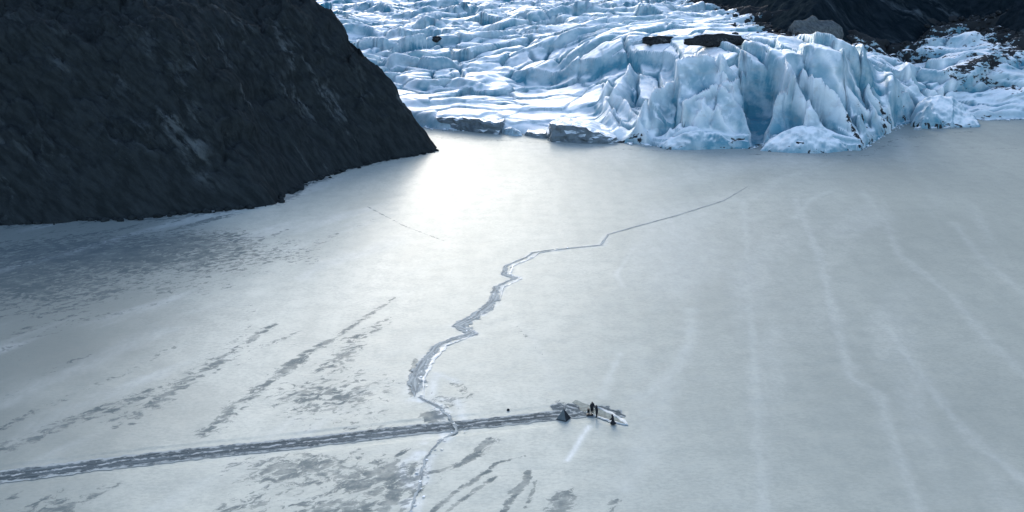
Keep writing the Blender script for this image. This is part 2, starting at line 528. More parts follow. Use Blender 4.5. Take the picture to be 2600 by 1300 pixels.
blob(dark, 60, 720, 30, 20, 0.58)
band(dark, [(0, 568), (200, 556), (380, 548), (560, 530), (690, 512), (760, 470), (870, 427), (1000, 399), (1092, 380)], 8, 3, 0.62, 0.5, 19)  # hill's dark reflection painted along the shoreline
band(dark, [(0, 1075), (150, 1010), (330, 930), (480, 850)], 2.5, 2.0, 0.50, 0.5, 20)
band(dark, [(0, 880), (200, 810), (420, 760)], 5, 3, 0.5, 0.5, 21)
band(dark, [(1100, 345), (1390, 360), (1560, 375), (1900, 388), (2190, 392), (2250, 350), (2490, 325)], 3.5, 3.0, 0.50, 0.5, 22)
band(dark, [(1385, 1008), (1430, 1020), (1545, 1050)], 1.6, 1.2, 0.66, 0.4, 23)
band(dark, [(925, 520), (1020, 570), (1115, 605)], 0.35, 0.35, 0.75, 0.3, 24)
band(dark, [(2250, 368), (2420, 372), (2600, 374)], 0.5, 0.5, 0.7, 0.3, 25)
band(dark, [(1300, 820), (1370, 900), (1400, 985)], 0.6, 0.6, 0.45, 0.3, 26)
sa = 0.85 * LX - 0.53 * LY; sb = 0.53 * LX + 0.85 * LY
strk = sstep(0.05, 0.55, fbm(sa * 0.10, sb * 0.016, 4, 33))
dark = np.maximum(dark, 0.60 * strk * sstep(5, -45, LX + 0.12 * (LY - 150)))
frost = np.maximum(frost, 0.30 * sstep(0.15, 0.6, fbm(sa * 0.07 + 9, sb * 0.012, 4, 35)) * sstep(0, -40, LX + 0.12 * (LY - 150)))
ra = LX - 0.25 * LY * np.clip(LX / 100, -1, 1)
frost = np.maximum(frost, 0.18 * sstep(0.0, 0.6, fbm(ra * 0.09, LY * 0.008, 4, 37)) * sstep(-10, 40, LX))
dark += 0.10 * sstep(-0.1, 0.5, fbm(LX * 0.02, LY * 0.02, 3, 31)) * (LX < 10)
# white drift lines and old healed cracks
for k, (pts, w, s) in enumerate([
    ([(1870, 500), (1880, 620), (1885, 760), (1900, 960), (1915, 1200), (1925, 1300)], 0.9, 0.35),
    ([(2000, 500), (2060, 640), (2110, 840), (2140, 950), (2210, 992), (2290, 1230), (2320, 1300)], 0.9, 0.35),
    ([(2170, 480), (2230, 560), (2260, 640), (2390, 740), (2480, 850), (2600, 960)], 1.0, 0.28),
    ([(2230, 820), (2340, 980), (2450, 1110), (2600, 1230)], 1.1, 0.36),
    ([(1595, 625), (1575, 655), (1550, 690), (1570, 722)], 0.6, 0.45),
    ([(1740, 780), (1735, 860), (1700, 930), (1620, 1000)], 1.1, 0.42),
    ([(1620, 1000), (1650, 1080), (1590, 1200)], 2.0, 0.30),
    ([(1690, 960), (1640, 1060), (1570, 1230)], 1.5, 0.30),
    ([(1560, 890), (1525, 965), (1515, 1000)], 0.7, 0.45),
    ([(1482, 1072), (1455, 1115), (1428, 1158)], 0.42, 0.85),
    ([(2110, 405), (1960, 450), (1900, 500), (1700, 510)], 1.6, 0.28),
    ([(2090, 480), (2040, 500), (2000, 550)], 0.8, 0.3),
    ([(1320, 820), (1370, 900), (1400, 980)], 1.0, 0.2),
    ([(2400, 560), (2460, 640), (2600, 760)], 1.0, 0.25),
    ([(900, 640), (820, 660), (760, 700)], 1.6, 0.4),
    ([(0, 1020), (120, 960), (300, 880), (420, 830)], 2.0, 0.3),
    ([(30, 1110), (200, 1020), (330, 970)], 1.8, 0.25)]):
    q = 1.0 if s > 0.5 else 0.75
    band(frost, pts, w * 1.25, w * 1.25, s * q * 0.62, 0.8, 40 + k) if s < 0.5 else band(frost, pts, w, w, s, 0.5, 40 + k)
cd, cpar, cside = poly_dist(LX, LY, crack)
frost = np.maximum(frost, 0.75 * np.exp(-((cd - 0.6) / (0.7 + 0.9 * sstep(18, 23, cpar) * (cside < 0))) ** 2) * sstep(4, 10, cpar) * sstep(-0.3, 0.2, fbm(LX * 0.3, LY * 0.3, 3, 77)))
grey = 0.58 * sstep(-14, 62, LX - 0.10 * (LY - 150)) * (0.8 + 0.5 * fbm(LX * 0.012, LY * 0.01, 3, 51))  # right side: duller sky and mountain reflection painted as darker ice
grey = np.clip(np.maximum(grey, 1.0 * sstep(18, -26, LX + 57 + 0.15 * (LY - 150) + 12 * fbm(LX * 0.03, LY * 0.03, 3, 53))), 0, 1)  # left side: the hill's shadow and reflection painted into the colour
fade = sstep(600, 450, np.hypot(LX, LY - 200))
dark *= fade
LZ = 0.05 * fbm(LX * 0.15, LY * 0.15, 3, 61) * fade
LZ += 0.05 * np.exp(-((cd) / 0.9) ** 2) * sstep(5, 10, cpar) * (0.5 + 1.2 * np.abs(fbm(LX * 0.5, LY * 0.5, 3, 63))) * fade
tdd, _, _ = poly_dist(LX, LY, track)
td = np.where(tdd < 3.4, 1.0, 0.0)
LZ = LZ * (1 - td) - 0.05 * td
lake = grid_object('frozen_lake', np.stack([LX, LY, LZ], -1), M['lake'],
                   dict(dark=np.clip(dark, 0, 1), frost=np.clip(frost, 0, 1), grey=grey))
tag(lake, 'grey-white frozen lake with dark thin patches and faint drift lines', kind='structure')

# ================================================================== LEFT HILL
shore = gf([(-900, 640), (-350, 600), (0, 567), (200, 556), (380, 548), (560, 530), (640, 520), (690, 512), (718, 490), (760, 470), (800, 450),
            (870, 427), (935, 412), (1000, 399), (1060, 388), (1092, 380)])
tip = shore[-1]
hill_poly = [(-900, 60)] + shore + [(tip[0] + 0.5, tip[1] + 7), (tip[0] - 7, tip[1] + 24), (tip[0] - 22, tip[1] + 50), (tip[0] - 52, tip[1] + 90),
             (tip[0] - 95, tip[1] + 150), (tip[0] - 130, tip[1] + 260), (tip[0] - 175, 900), (-330, 1500), (-1500, 1500), (-1500, 60)]
hx = spaced([(-900, -220, 25, 2.0), (-220, -150, 2.0, 0.6), (-150, -20, 0.55, 0.5)])
hy = spaced([(60, 240, 15, 2), (240, 270, 1.5, 0.6), (270, 420, 0.55, 0.55), (420, 560, 0.8, 3), (560, 1500, 3, 40)])
HX, HY = np.meshgrid(hx, hy)
wx = HX + 3.0 * fbm(HX * 0.06, HY * 0.06, 3, 101) * 1.0
wy = HY + 3.0 * fbm(HX * 0.06, HY * 0.06, 3, 102) * 1.0
near = np.hypot(HX - tip[0], HY - tip[1]); k = sstep(3, 30, near)
wx = HX + (wx - HX) * k; wy = HY + (wy - HY) * k
hd, _, _ = poly_dist(wx, wy, hill_poly + [hill_poly[0]])
hin = inside(wx, wy, hill_poly)
sdist = np.where(hin, hd, -hd)
def hill_profile(d):
    return np.where(d > 0, 1.34 * d - np.maximum(d - 30, 0) * 0.60 - np.maximum(d - 60, 0) * 0.2 + 3.2 * np.exp(-((d - 29) / 11.0) ** 2), d * 1.2)
HZ = hill_profile(sdist)
# dipping strata: ribs running down to the right
amp = sstep(0, 14, sdist)
s1 = 0.60 * HX + 0.80 * HZ + 4 * fbm(HX * 0.03, HY * 0.03, 3, 107); s2 = 0.8 * HX - 0.6 * HZ
rib = ridged(s1 * 0.060, s2 * 0.016, 4, 110, 0.55) - 0.9
_f1, _f2, _dx, _dy, _r1, _r2, _r3 = worley(s2 / 15.0 + 0.4 * fbm(HX * 0.05, HY * 0.05, 3, 141), s1 / 8.0 + 0.4 * fbm(HX * 0.05, HY * 0.05, 3, 143), 5)
HZ = HZ + amp * (2.2 * _r1 + 5.0 * _r2 * _dx + 4.0 * _r3 * _dy - 0.8 * np.exp(-((_f2 - _f1) / 0.08) ** 2))
HZ = HZ + amp * (rib * 4.2 + 2.2 * fbm(HX * 0.09, HY * 0.09, 5, 115) + 1.8 * (ridged(s1 * 0.26, s2 * 0.09, 4, 120, 0.55) - 0.9))
HZ = HZ + sstep(-2, 6, sdist) * (0.9 * fbm(HX * 0.35, HY * 0.35, 4, 125, 0.6))
HXd = HX + amp * 1.2 * fbm(HY * 0.15, HZ * 0.15, 3, 130)
hill = grid_object('hill', np.stack([HXd, HY, np.maximum(HZ, -4)], -1), M['hill'], keep=sdist > -4)
tag(hill, 'dark bare rocky hillside falling steeply to the frozen lake', kind='structure')

# ================================================================== GLACIER
def thin_plate(P, Zv, X, Y, lam=2.0):
    P = np.array(P) / 100.0; n = len(P)
    def U(r2):
        return np.where(r2 > 0, 0.5 * r2 * np.log(r2 + 1e-12), 0)
    D2 = ((P[:, None] - P[None]) ** 2).sum(-1)
    A = np.zeros((n + 3, n + 3)); A[:n, :n] = U(D2) + lam * 0.01 * np.eye(n)
    A[:n, n] = 1; A[:n, n + 1:] = P; A[n, :n] = 1; A[n + 1:, :n] = P.T
    w = np.linalg.solve(A, np.concatenate([Zv, [0, 0, 0]]))
    out = w[n] + w[n + 1] * X / 100 + w[n + 2] * Y / 100
    for i in range(n):
        out = out + w[i] * U((X / 100 - P[i, 0]) ** 2 + (Y / 100 - P[i, 1]) ** 2)
    return out

base_px = [(1100, 292, 5), (1250, 292, 5), (1400, 295, 5), (1200, 240, 8), (1400, 240, 9), (1060, 245, 7), (1010, 195, 11), (1200, 190, 12),
           (1400, 185, 15), (970, 145, 16), (1150, 150, 16), (1300, 135, 19), (1420, 150, 19), (950, 110, 18.5), (1100, 100, 21), (1300, 105, 23),
           (1480, 112, 27), (1600, 108, 29), (1800, 110, 31), (1950, 124, 32), (2060, 132, 31), (2140, 142, 29.5),
           (1980, 78, 30), (2050, 84, 29), (2120, 97, 28), (2000, 98, 31), (1900, 55, 31.5), (850, 50, 22), (1100, 50, 25.5), (1400, 50, 28), (1700, 62, 31), (1900, 75, 32), (2060, 100, 31),
           (770, 0, 26), (1000, 0, 29), (1300, 0, 31), (1600, 0, 33), (1760, 5, 34),
           (2200, 120, 24), (2300, 120, 21), (2300, 180, 14), (2350, 250, 6.5), (2440, 140, 20), (2550, 110, 25), (2600, 125, 23), (2600, 200, 13),
           (2550, 262, 6), (2450, 220, 10), (2700, 240, 11),
           (1600, 172, 21), (1700, 172, 21), (1560, 225, 14), (1500, 205, 14), (1480, 260, 8.5), (1570, 290, 5.5)]
bp = []; bz = []
for px, py, z in base_px:
    x, y, _ = ground(px, py, z); bp.append((x, y)); bz.append(z)
for x, y, z in [(0, 1300, 62), (-170, 1100, 48), (170, 1000, 52), (250, 560, 34), (200, 480, 20), (-120, 600, 22), (-150, 480, 12), (-60, 470, 9)]:
    bp.append((x, y)); bz.append(z)
for px, py, D in [(1700, 300, 397), (1800, 300, 397), (2100, 290, 396)]:
    x, y, z = at_dist(px, py, D); bp.append((x, y)); bz.append(z)

foot = [ground(px, py)[:2] for px, py in [(600, 290), (900, 300), (1040, 318), (1105, 328), (1270, 336), (1390, 346), (1560, 360), (1640, 366), (1690, 373), (1830, 375),
        (1905, 375), (1930, 366), (1955, 378), (2180, 380), (2225, 352), (2250, 335), (2275, 318), (2330, 306), (2420, 302), (2490, 304), (2600, 302), (2800, 298), (3400, 290)]]
gx = spaced([(-210, -130, 3, 0.8), (-130, 185, 0.5, 0.5), (185, 330, 1.2, 6)])
gy = spaced([(368, 470, 0.42, 0.5), (470, 620, 0.5, 1.0), (620, 900, 1.0, 2.2), (900, 1350, 3, 14)])
GXX, GYY = np.meshgrid(gx, gy)
footY = np.interp(GXX, [p[0] for p in foot], [p[1] for p in foot])
footY = footY + 1.6 * fbm(GXX * 0.12, GYY * 0 + 3.3, 4, 201)
dfoot = GYY - footY
base = thin_plate(bp, np.array(bz), GXX, GYY)
base = np.maximum(np.minimum(base, 30.5 + 0.016 * (GYY - 400)), 1.0)
# where the tall broken front stands
fl_, _, _ = poly_dist(GXX, GYY, [ground(1640, 340)[:2], ground(2230, 340)[:2]])
xl = at_dist(1500, 300, 420)[0]; xr = at_dist(2270, 300, 420)[0]
front = sstep(xl, xl + 22, GXX) * sstep(xr + 6, xr - 10, GXX) * sstep(95, 40, dfoot)
wfoot = 2.2 + 13.0 * sstep(xl + 5, xl + 30, GXX) * sstep(xr + 4, xr - 8, GXX) + 1.5 * sstep(xr, xr + 20, GXX)
ramp = 1 - np.exp(-np.maximum(dfoot, 0) / (2.2 + 1.5 * sstep(xr, xr + 20, GXX)))
fz = sstep(xl + 2, xl + 26, GXX) * sstep(xr + 5, xr - 6, GXX)
flx = GXX + 0.30 * (GYY - 380) * np.sign(GXX - at_dist(1930, 300, 385)[0]) * -1
flute = ridged(flx * 0.060 + 0.25 * fbm(GXX * 0.05, GYY * 0.05, 2, 205), GYY * 0.012, 2, 206, 0.4, 1.2)
dF = dfoot - 7.5 * (0.95 - flute)
ramp = ramp * (1 - fz) + fz * np.clip((np.maximum(dF, 0.85 * dfoot) + 1.0) / 29.0, 0, 1) ** 1.15
Z = base * ramp

# fins and crests of the front: (px, py, distance)
fins = [
    ([(1835, 125, 412), (1767, 145, 409), (1700, 190, 405), (1637, 251, 399), (1622, 300, 393), (1640, 355, 387)], 2.2, 11.0),
    ([(1896, 165, 404), (1856, 205, 401), (1815, 213, 398), (1747, 271, 392), (1706, 309, 389), (1683, 366, 385)], 2.4, 8.0),
    ([(1815, 211, 398), (1856, 237, 394), (1895, 300, 388), (1912, 362, 382)], 7.0, 2.0),
    ([(1790, 250, 393), (1782, 285, 389), (1725, 330, 385)], 2.2, 5.0),
    ([(1780, 262, 392), (1830, 300, 388), (1880, 350, 383)], 4.5, 1.8),
    ([(1836, 128, 410), (1821, 165, 406), (1846, 195, 402), (1862, 215, 399)], 1.4, 3.0),
    ([(1991, 140, 407), (2000, 165, 401), (2009, 183, 397), (1985, 225, 393), (1960, 271, 389), (1945, 320, 384), (1937, 352, 381)], 1.8, 2.2),
    ([(2000, 160, 402), (2009, 183, 398), (2045, 235, 392), (2056, 275, 388), (2035, 316, 383)], 2.0, 9.0),
    ([(2045, 160, 402), (2100, 225, 395), (2155, 287, 389), (2183, 362, 382)], 2.2, 7.0),
    ([(2090, 150, 408), (2126, 209, 403), (2200, 265, 405), (2262, 316, 414)], 2.2, 6.0),
    ([(2139, 190, 415), (2200, 200, 420), (2240, 255, 420), (2265, 305, 424)], 2.5, 5.0),
    ([(1600, 150, 445), (1585, 180, 436), (1560, 232, 424), (1590, 262, 414), (1625, 310, 402), (1655, 352, 390)], 3.5, 8.0),
    ([(1540, 200, 440), (1535, 240, 425), (1560, 300, 405), (1575, 345, 396)], 3.0, 7.0),
    ([(2190, 140, 452), (2140, 150, 436), (2125, 180, 424)], 4.0, 5.0),
    ([(2290, 170, 470), (2330, 215, 455), (2270, 240, 448)], 6.0, 4.0),
    ([(2390, 195, 480), (2420, 230, 466), (2330, 255, 455)], 7.0, 4.0),
    ([(2600, 120, 500), (2530, 180, 490), (2450, 230, 478)], 6.0, 9.0),
    ([(2620, 200, 470), (2560, 250, 462), (2500, 285, 458)], 5.0, 7.0),
]
wxn = GXX + 1.3 * fbm(GXX * 0.16, GYY * 0.16, 3, 211)
wyn = GYY + 1.3 * fbm(GXX * 0.16, GYY * 0.16, 3, 212)
crestness = np.zeros(GXX.shape)
# the blue cleft
cl = [at_dist(1930, 175, 404)[:2], at_dist(1932, 230, 398)[:2], at_dist(1924, 320, 388)[:2], at_dist(1925, 368, 379)[:2]]
cdist, cp_, _ = poly_dist(wxn, wyn, cl)
cwid = np.interp(cp_, [0, 1, 2, 3], [9.0, 7.5, 4.0, 2.5])
Z -= np.minimum(Z, np.interp(cp_, [0, 1, 2, 3], [9, 13, 12, 6]) * np.exp(-(cdist / cwid) ** 3))
# the back scarp of the alcove left of the tall front
sc = [at_dist(*p)[:2] for p in [(1230, 117, 505), (1400, 118, 484), (1480, 120, 474), (1600, 113, 466), (1700, 116, 450), (1770, 121, 434), (1815, 124, 420)]]
sdd, spar, sside = poly_dist(GXX + 2.5 * fbm(GXX * 0.09, GYY * 0.09, 3, 217), GYY + 4.0 * (ridged(GXX * 0.07, GYY * 0.05, 2, 218) - 0.8), sc)
Z -= np.where(sside < 0, 1, 0) * 8.0 * (1 - np.exp(-sdd / 1.6)) * np.exp(-sdd / 16.0) * sstep(0, 0.8, spar) * sstep(6.0, 5.0, spar)
Z = np.where(dfoot > 0, np.maximum(Z, 0.5), Z)
Z += sstep(0.0, 0.9, dfoot) * fz * 2.2 * sstep(25, 5, dfoot)
Z0 = Z.copy()
for pts, wn_, wp_ in fins:
    W = [at_dist(*p) for p in pts]
    xs = [p[0] for p in W]; ys = [p[1] for p in W]
    m = (GXX > min(xs) - 28) & (GXX < max(xs) + 28) & (GYY > min(ys) - 28) & (GYY < max(ys) + 28)
    d, par, sd_ = poly_dist(wxn[m], wyn[m], W)
    zc = np.interp(par, np.arange(len(W)), [p[2] for p in W])
    lvl = np.maximum(Z0[m] * 0.6, 0)
    wv = np.where(sd_ > 0, wp_, wn_) * (1 + 0.35 * fbm(GXX[m] * 0.1, GYY[m] * 0.1, 2, 215))
    prof = np.exp(-(d / wv) ** 0.95)
    z = np.where(zc > lvl, lvl + (zc - lvl) * prof, -99)
    cur = Z[m]
    up = np.maximum(cur, z)
    Z[m] = up
    crestness[m] = np.maximum(crestness[m], np.exp(-(d / 1.0)) * (zc > lvl))
m = (cdist < 14) & (GYY < 412)
bowl = np.interp(cp_, [0, 1, 2, 3], [6.0, 1.8, 0.4, 0.0]) + (cdist / np.interp(cp_, [0, 1, 2, 3], [7.0, 6.2, 4.6, 3.2])) ** 4 * 9.0
Z = np.where(m, np.minimum(Z, bowl), Z)
smooth_env = Z.copy()

# weathered waves and crevasses of the surface
onice = sstep(0, 5, dfoot)
flat = 1 - front
s_far = sstep(470, 640, GYY)
wa = 0.55 * fbm(GXX * 0.02, GYY * 0.02, 3, 221)
cx_, cy_ = GXX * np.cos(0.18) + GYY * np.sin(0.18), -GXX * np.sin(0.18) + GYY * np.cos(0.18)
r1 = ridged(cx_ * 0.022 + wa, cy_ * 0.040 + wa, 3, 231, 0.42, 1.15) - 0.85
r2 = ridged(cx_ * 0.055 + 2 * wa, cy_ * 0.085 - wa, 3, 241, 0.45, 1.2) - 0.85
r3 = ridged(GXX * 0.16 + wa, GYY * 0.20, 3, 251, 0.45) - 0.85
r4 = ridged(GXX * 0.10 + 3 * wa, GYY * 0.045, 2, 261, 0.5, 1.3) - 0.8
gentle = 0.75 + 0.5 * sstep(-0.3, 0.4, fbm(GXX * 0.012, GYY * 0.015, 2, 265))
def terraces(period, seed, warp, scal, cover=0.0):
    ph = GYY / period + warp * fbm(GXX / (period * 2.6), GYY / (period * 2.2), 3, seed) + scal * ridged(GXX / (period * 0.55), GYY / (period * 0.9), 2, seed + 5, 0.5, 1.2)
    fr = ph - np.floor(ph)
    a = sstep(-0.22 + cover, 0.30 + cover, perlin(GXX / (period * 1.9), GYY / (period * 0.9), seed + 9))
    return a * (sstep(0.0, 0.15, fr) - fr), a
t1, a1 = terraces(34.0, 401, 1.1, 0.10)
t2, a2 = terraces(15.0, 421, 1.2, 0.12, 0.05)
t3, a3 = terraces(7.0, 441, 1.2, 0.10, 0.08)
calm = 1 - 0.65 * sstep(xl, xl + 30, GXX) * sstep(560, 500, GYY) * sstep(xr + 10, xr - 10, GXX)
det = flat * calm * (9.0 * t1 + 4.4 * t2 * (1 - 0.4 * a1) + 0.35 * t3 + 2.4 * r1 + 0.6 * r2 + 0.25 * r3) + front * (0.5 * r2 + 0.3 * r3 + 0.5 * r4)
def blocks(sx, sy, seed, tilt, off, gap, depth, wrp, lean_x=0.0):
    bx = GXX / sx + wrp * fbm(GXX * 0.03, GYY * 0.03, 3, seed); by = GYY / sy + wrp * fbm(GXX * 0.03, GYY * 0.03, 3, seed + 4)
    F1, F2, DX, DY, r1_, r2_, r3_ = worley(bx, by, seed)
    e = F2 - F1
    z = off * r1_ + tilt * (r2_ * 2 * DX * sx + (r3_ * 1.6 - 0.5) * DY * sy) - lean_x * DX * sx
    return z - depth * np.exp(-(e / gap) ** 2), e
k1, e1 = blocks(26.0, 16.0, 3, 0.26, 3.4, 0.06, 2.6, 0.55)
k2, e2 = blocks(12.0, 8.0, 19, 0.26, 1.8, 0.08, 1.2, 0.5)
pk = sstep(-0.25, 0.25, perlin(GXX * 0.013, GYY * 0.016, 501))
det = det * 0.72 + flat * calm * (0.30 + 0.70 * pk) * (k1 + 0.22 * k2)
kf, ef_ = blocks(12.0, 30.0, 41, 0.16, 2.6, 0.05, 2.6, 0.34, lean_x=0.36)
kg, eg_ = blocks(6.0, 15.0, 53, 0.14, 1.2, 0.06, 0.8, 0.25, lean_x=0.30)
det = det + front * sstep(1, 8, dfoot) * (kf + 0.22 * kg) * (1 - np.exp(-(cdist / 7.0) ** 2))
low = sstep(500, 450, GYY) * sstep(xl + 14, xl - 10, GXX)
det *= 1 - 0.62 * low
Z = Z + det * onice
# crevasses: long dark cuts roughly across the flow
cv = np.abs(perlin(GXX * 0.018 + wa, GYY * 0.060 + wa * 1.5, 271))
cut = np.exp(-(cv / 0.045) ** 2) * sstep(0.0, 0.3, perlin(GXX * 0.02, GYY * 0.03, 275) + 0.12)
Z -= cut * 4.5 * flat * onice * calm * sstep(2, 14, dfoot)
cv2 = np.abs(perlin(GXX * 0.045 + GYY * 0.01, GYY * 0.030 + wa, 281))
cut2 = np.exp(-(cv2 / 0.03) ** 2) * sstep(0.0, 0.3, perlin(GXX * 0.03, GYY * 0.03, 285))
Z -= cut2 * 3.0 * onice * sstep(2, 14, dfoot)
Z += onice * (0.12 * fbm(GXX * 0.45, GYY * 0.45, 3, 291))
Z = np.where(dfoot > -1.5, np.maximum(Z, np.where(dfoot > 0, -0.3, -1.0)), np.where(Z > 3.0, Z, -1.5))
# overhang the crests a little towards the lake, undercut the scallops
dz = Z - smooth_env
lean = np.clip(dz, -4, 4) * 0.30 * flat
GXd = GXX + onice * 0.9 * fbm(GXX * 0.12 + 7, Z * 0.16, 3, 295) * front * 1.5
GYd = GYY - lean * onice + onice * 0.9 * front * fbm(GXX * 0.14, Z * 0.2, 3, 297)

gzy, gzx = np.gradient(Z, gy, gx)
slope = np.hypot(gzx, gzy)
k9 = 9
def blur(A, n, it=2):
    B = A
    for _ in range(it):
        for ax in (0, 1):
            c = np.cumsum(np.concatenate([np.repeat(np.take(B, [0], ax), n + 1, ax), B, np.repeat(np.take(B, [-1], ax), n, ax)], ax), ax)
            B = (np.take(c, np.arange(2 * n + 1, c.shape[ax]), ax) - np.take(c, np.arange(0, c.shape[ax] - 2 * n - 1), ax)) / (2 * n + 1)
    return B
hollow = blur(Z, 12) - Z
blue_shade = np.clip(sstep(0.40, 1.6, slope) * 0.74 + sstep(0.2, 2.5, hollow) * 0.38 - 0.5 * crestness, 0, 1)  # blue ice on steep faces, plus shade painted into hollows and risers
blue_shade = np.maximum(blue_shade, 1.25 * np.exp(-(cdist / 9.0) ** 4) * (GYY < 412))
blue_shade = np.maximum(blue_shade, 0.6 * np.exp(-np.maximum(dfoot, 0) / 2.0))
blue_face = np.exp(-(poly_dist(GXX, GYY, [at_dist(2003, 205, 396)[:2], at_dist(1990, 260, 390)[:2], at_dist(1975, 325, 385)[:2]])[0] / 6.0) ** 3)
blue_shade = np.maximum(blue_shade, blue_face)
blue_shade = np.clip(blue_shade + 0.22 * sstep(560, 800, GYY) * sstep(0.25, 0.9, slope), 0, 1)
snow = np.maximum(sstep(0.85, 0.4, slope) * sstep(1.0, -0.4, hollow), 0.8 * crestness)

# moraine dirt along the right-hand margin and in lines
margin = [ground(px, py, z)[:2] for px, py, z in [(1740, -5, 35), (1850, 22, 34), (1935, 45, 33), (1990, 80, 32), (2080, 95, 30), (2180, 104, 26), (2300, 106, 23), (2420, 92, 24), (2520, 84, 27), (2620, 95, 28)]]
mX = [p[0] for p in margin]; mY = [p[1] for p in margin]
md, mp_, ms = poly_dist(GXX, GYY, margin)
debris = 0.95 * np.exp(-(md / (9 + 10 * sstep(4, 6, mp_))) ** 2)
behind = (ms > 0) & (GXX > mX[0]) | ((GXX > 60) & (GYY > np.interp(GXX, mX, mY)))
debris = np.where((GYY > np.interp(GXX, np.array(mX)[np.argsort(mX)], np.array(mY)[np.argsort(mX)])) & (GXX > min(mX)), 1.0, debris)
for px, w, s in [([(1850, 60, 33), (1920, 72, 32.5), (2000, 92, 32)], 4.0, 0.9),
                 ([(2130, 110, 28), (2250, 130, 22), (2330, 155, 17), (2420, 170, 16), (2500, 190, 15), (2580, 215, 12)], 4.0, 0.52),
                 ([(2600, 120, 24), (2500, 175, 17), (2420, 215, 11)], 3.5, 0.75),
                 ([(2240, 150, 19), (2350, 110, 23), (2450, 90, 25)], 10.0, 0.54),
                 ([(2300, 165, 15), (2320, 185, 13)], 2.5, 0.85)]:
    pts = [ground(a, b, z)[:2] for a, b, z in px]
    d, _, _ = poly_dist(GXX, GYY, pts)
    debris = np.maximum(debris, s * np.exp(-(d / w) ** 2))
for pts, w, s in [([(2155, 287, 389), (2165, 325, 386), (2185, 370, 381)], 1.1, 0.75), ([(2190, 250, 402), (2205, 310, 400)], 1.0, 0.8),
                  ([(2235, 230, 420), (2255, 290, 418), (2270, 318, 420)], 1.1, 0.7)]:
    P_ = [at_dist(*p)[:2] for p in pts]
    d, _, _ = poly_dist(GXX, GYY, P_)
    debris = np.maximum(debris, s * np.exp(-(d / w) ** 2))
debris = np.maximum(debris, 0.46 * np.exp(-np.maximum(dfoot, 0) / 1.2) * sstep(-0.2, 0.3, fbm(GXX * 0.12, GYY * 0.12, 3, 333)))
# the surface banks up under the right-hand mountain
glacier = grid_object('glacier', np.stack([GXd, GYd, Z], -1), M['glacier'], dict(blue_shade=blue_shade, debris=debris, snow=snow), keep=Z > -0.9)
tag(glacier, 'broken white and blue glacier tongue ending in ice cliffs at the lake', kind='structure')

def glacier_z(x, y):
    i = int(np.clip(np.searchsorted(gy, y), 1, len(gy) - 1)); j = int(np.clip(np.searchsorted(gx, x), 1, len(gx) - 1))
    return float(Z[i, j])

def hit(px, py, d0=385.0):
    D = d0
    while D < 1200:
        x, y, z = at_dist(px, py, D)
        if z < glacier_z(x, y): return x, y, glacier_z(x, y)
        D += 0.4
    return at_dist(px, py, 500)

# ================================================================== RIGHT MOUNTAIN
rx_ = spaced([(40, 320, 1.0, 1.2), (320, 1500, 4, 60)])
ry_ = spaced([(420, 760, 0.9, 1.4), (760, 1500, 3, 30)])
RX, RY = np.meshgrid(rx_, ry_)
mpoly = margin + [(margin[-1][0] + 60, margin[-1][1] - 10), (420, 470), (1500, 430), (1500, 1500), (margin[0][0] + 20, 1500), (margin[0][0] - 4, 950)]
wx = RX + 5 * fbm(RX * 0.035, RY * 0.035, 4, 301); wy = RY + 5 * fbm(RX * 0.035, RY * 0.035, 4, 302)
rd, _, _ = poly_dist(wx, wy, mpoly + [mpoly[0]])
rin = inside(wx, wy, mpoly)
rsd = np.where(rin, rd, -rd)
basez = thin_plate(bp, np.array(bz), RX, RY)
basez = np.clip(basez, 15, 60)
RZ = basez + np.where(rsd > 0, 0.78 * np.minimum(rsd, 350), rsd * 0.9)
amp = sstep(-2, 25, rsd)
q1 = RX * 0.6 - RZ * 0.5 - RY * 0.4; q2 = RX * 0.5 + RZ * 0.6 + RY * 0.4
RZ = RZ + amp * (6.0 * (ridged(q1 * 0.03, q2 * 0.012, 4, 310, 0.5) - 0.9) + 3 * fbm(RX * 0.06, RY * 0.06, 5, 315)) + sstep(-6, 4, rsd) * 1.2 * fbm(RX * 0.3, RY * 0.3, 4, 318, 0.6)
mountain = grid_object('mountain', np.stack([RX, RY, RZ], -1), M['cliff'], keep=rsd > -7)
tag(mountain, 'dark rock mountainside rising behind the glacier on the right', kind='structure')

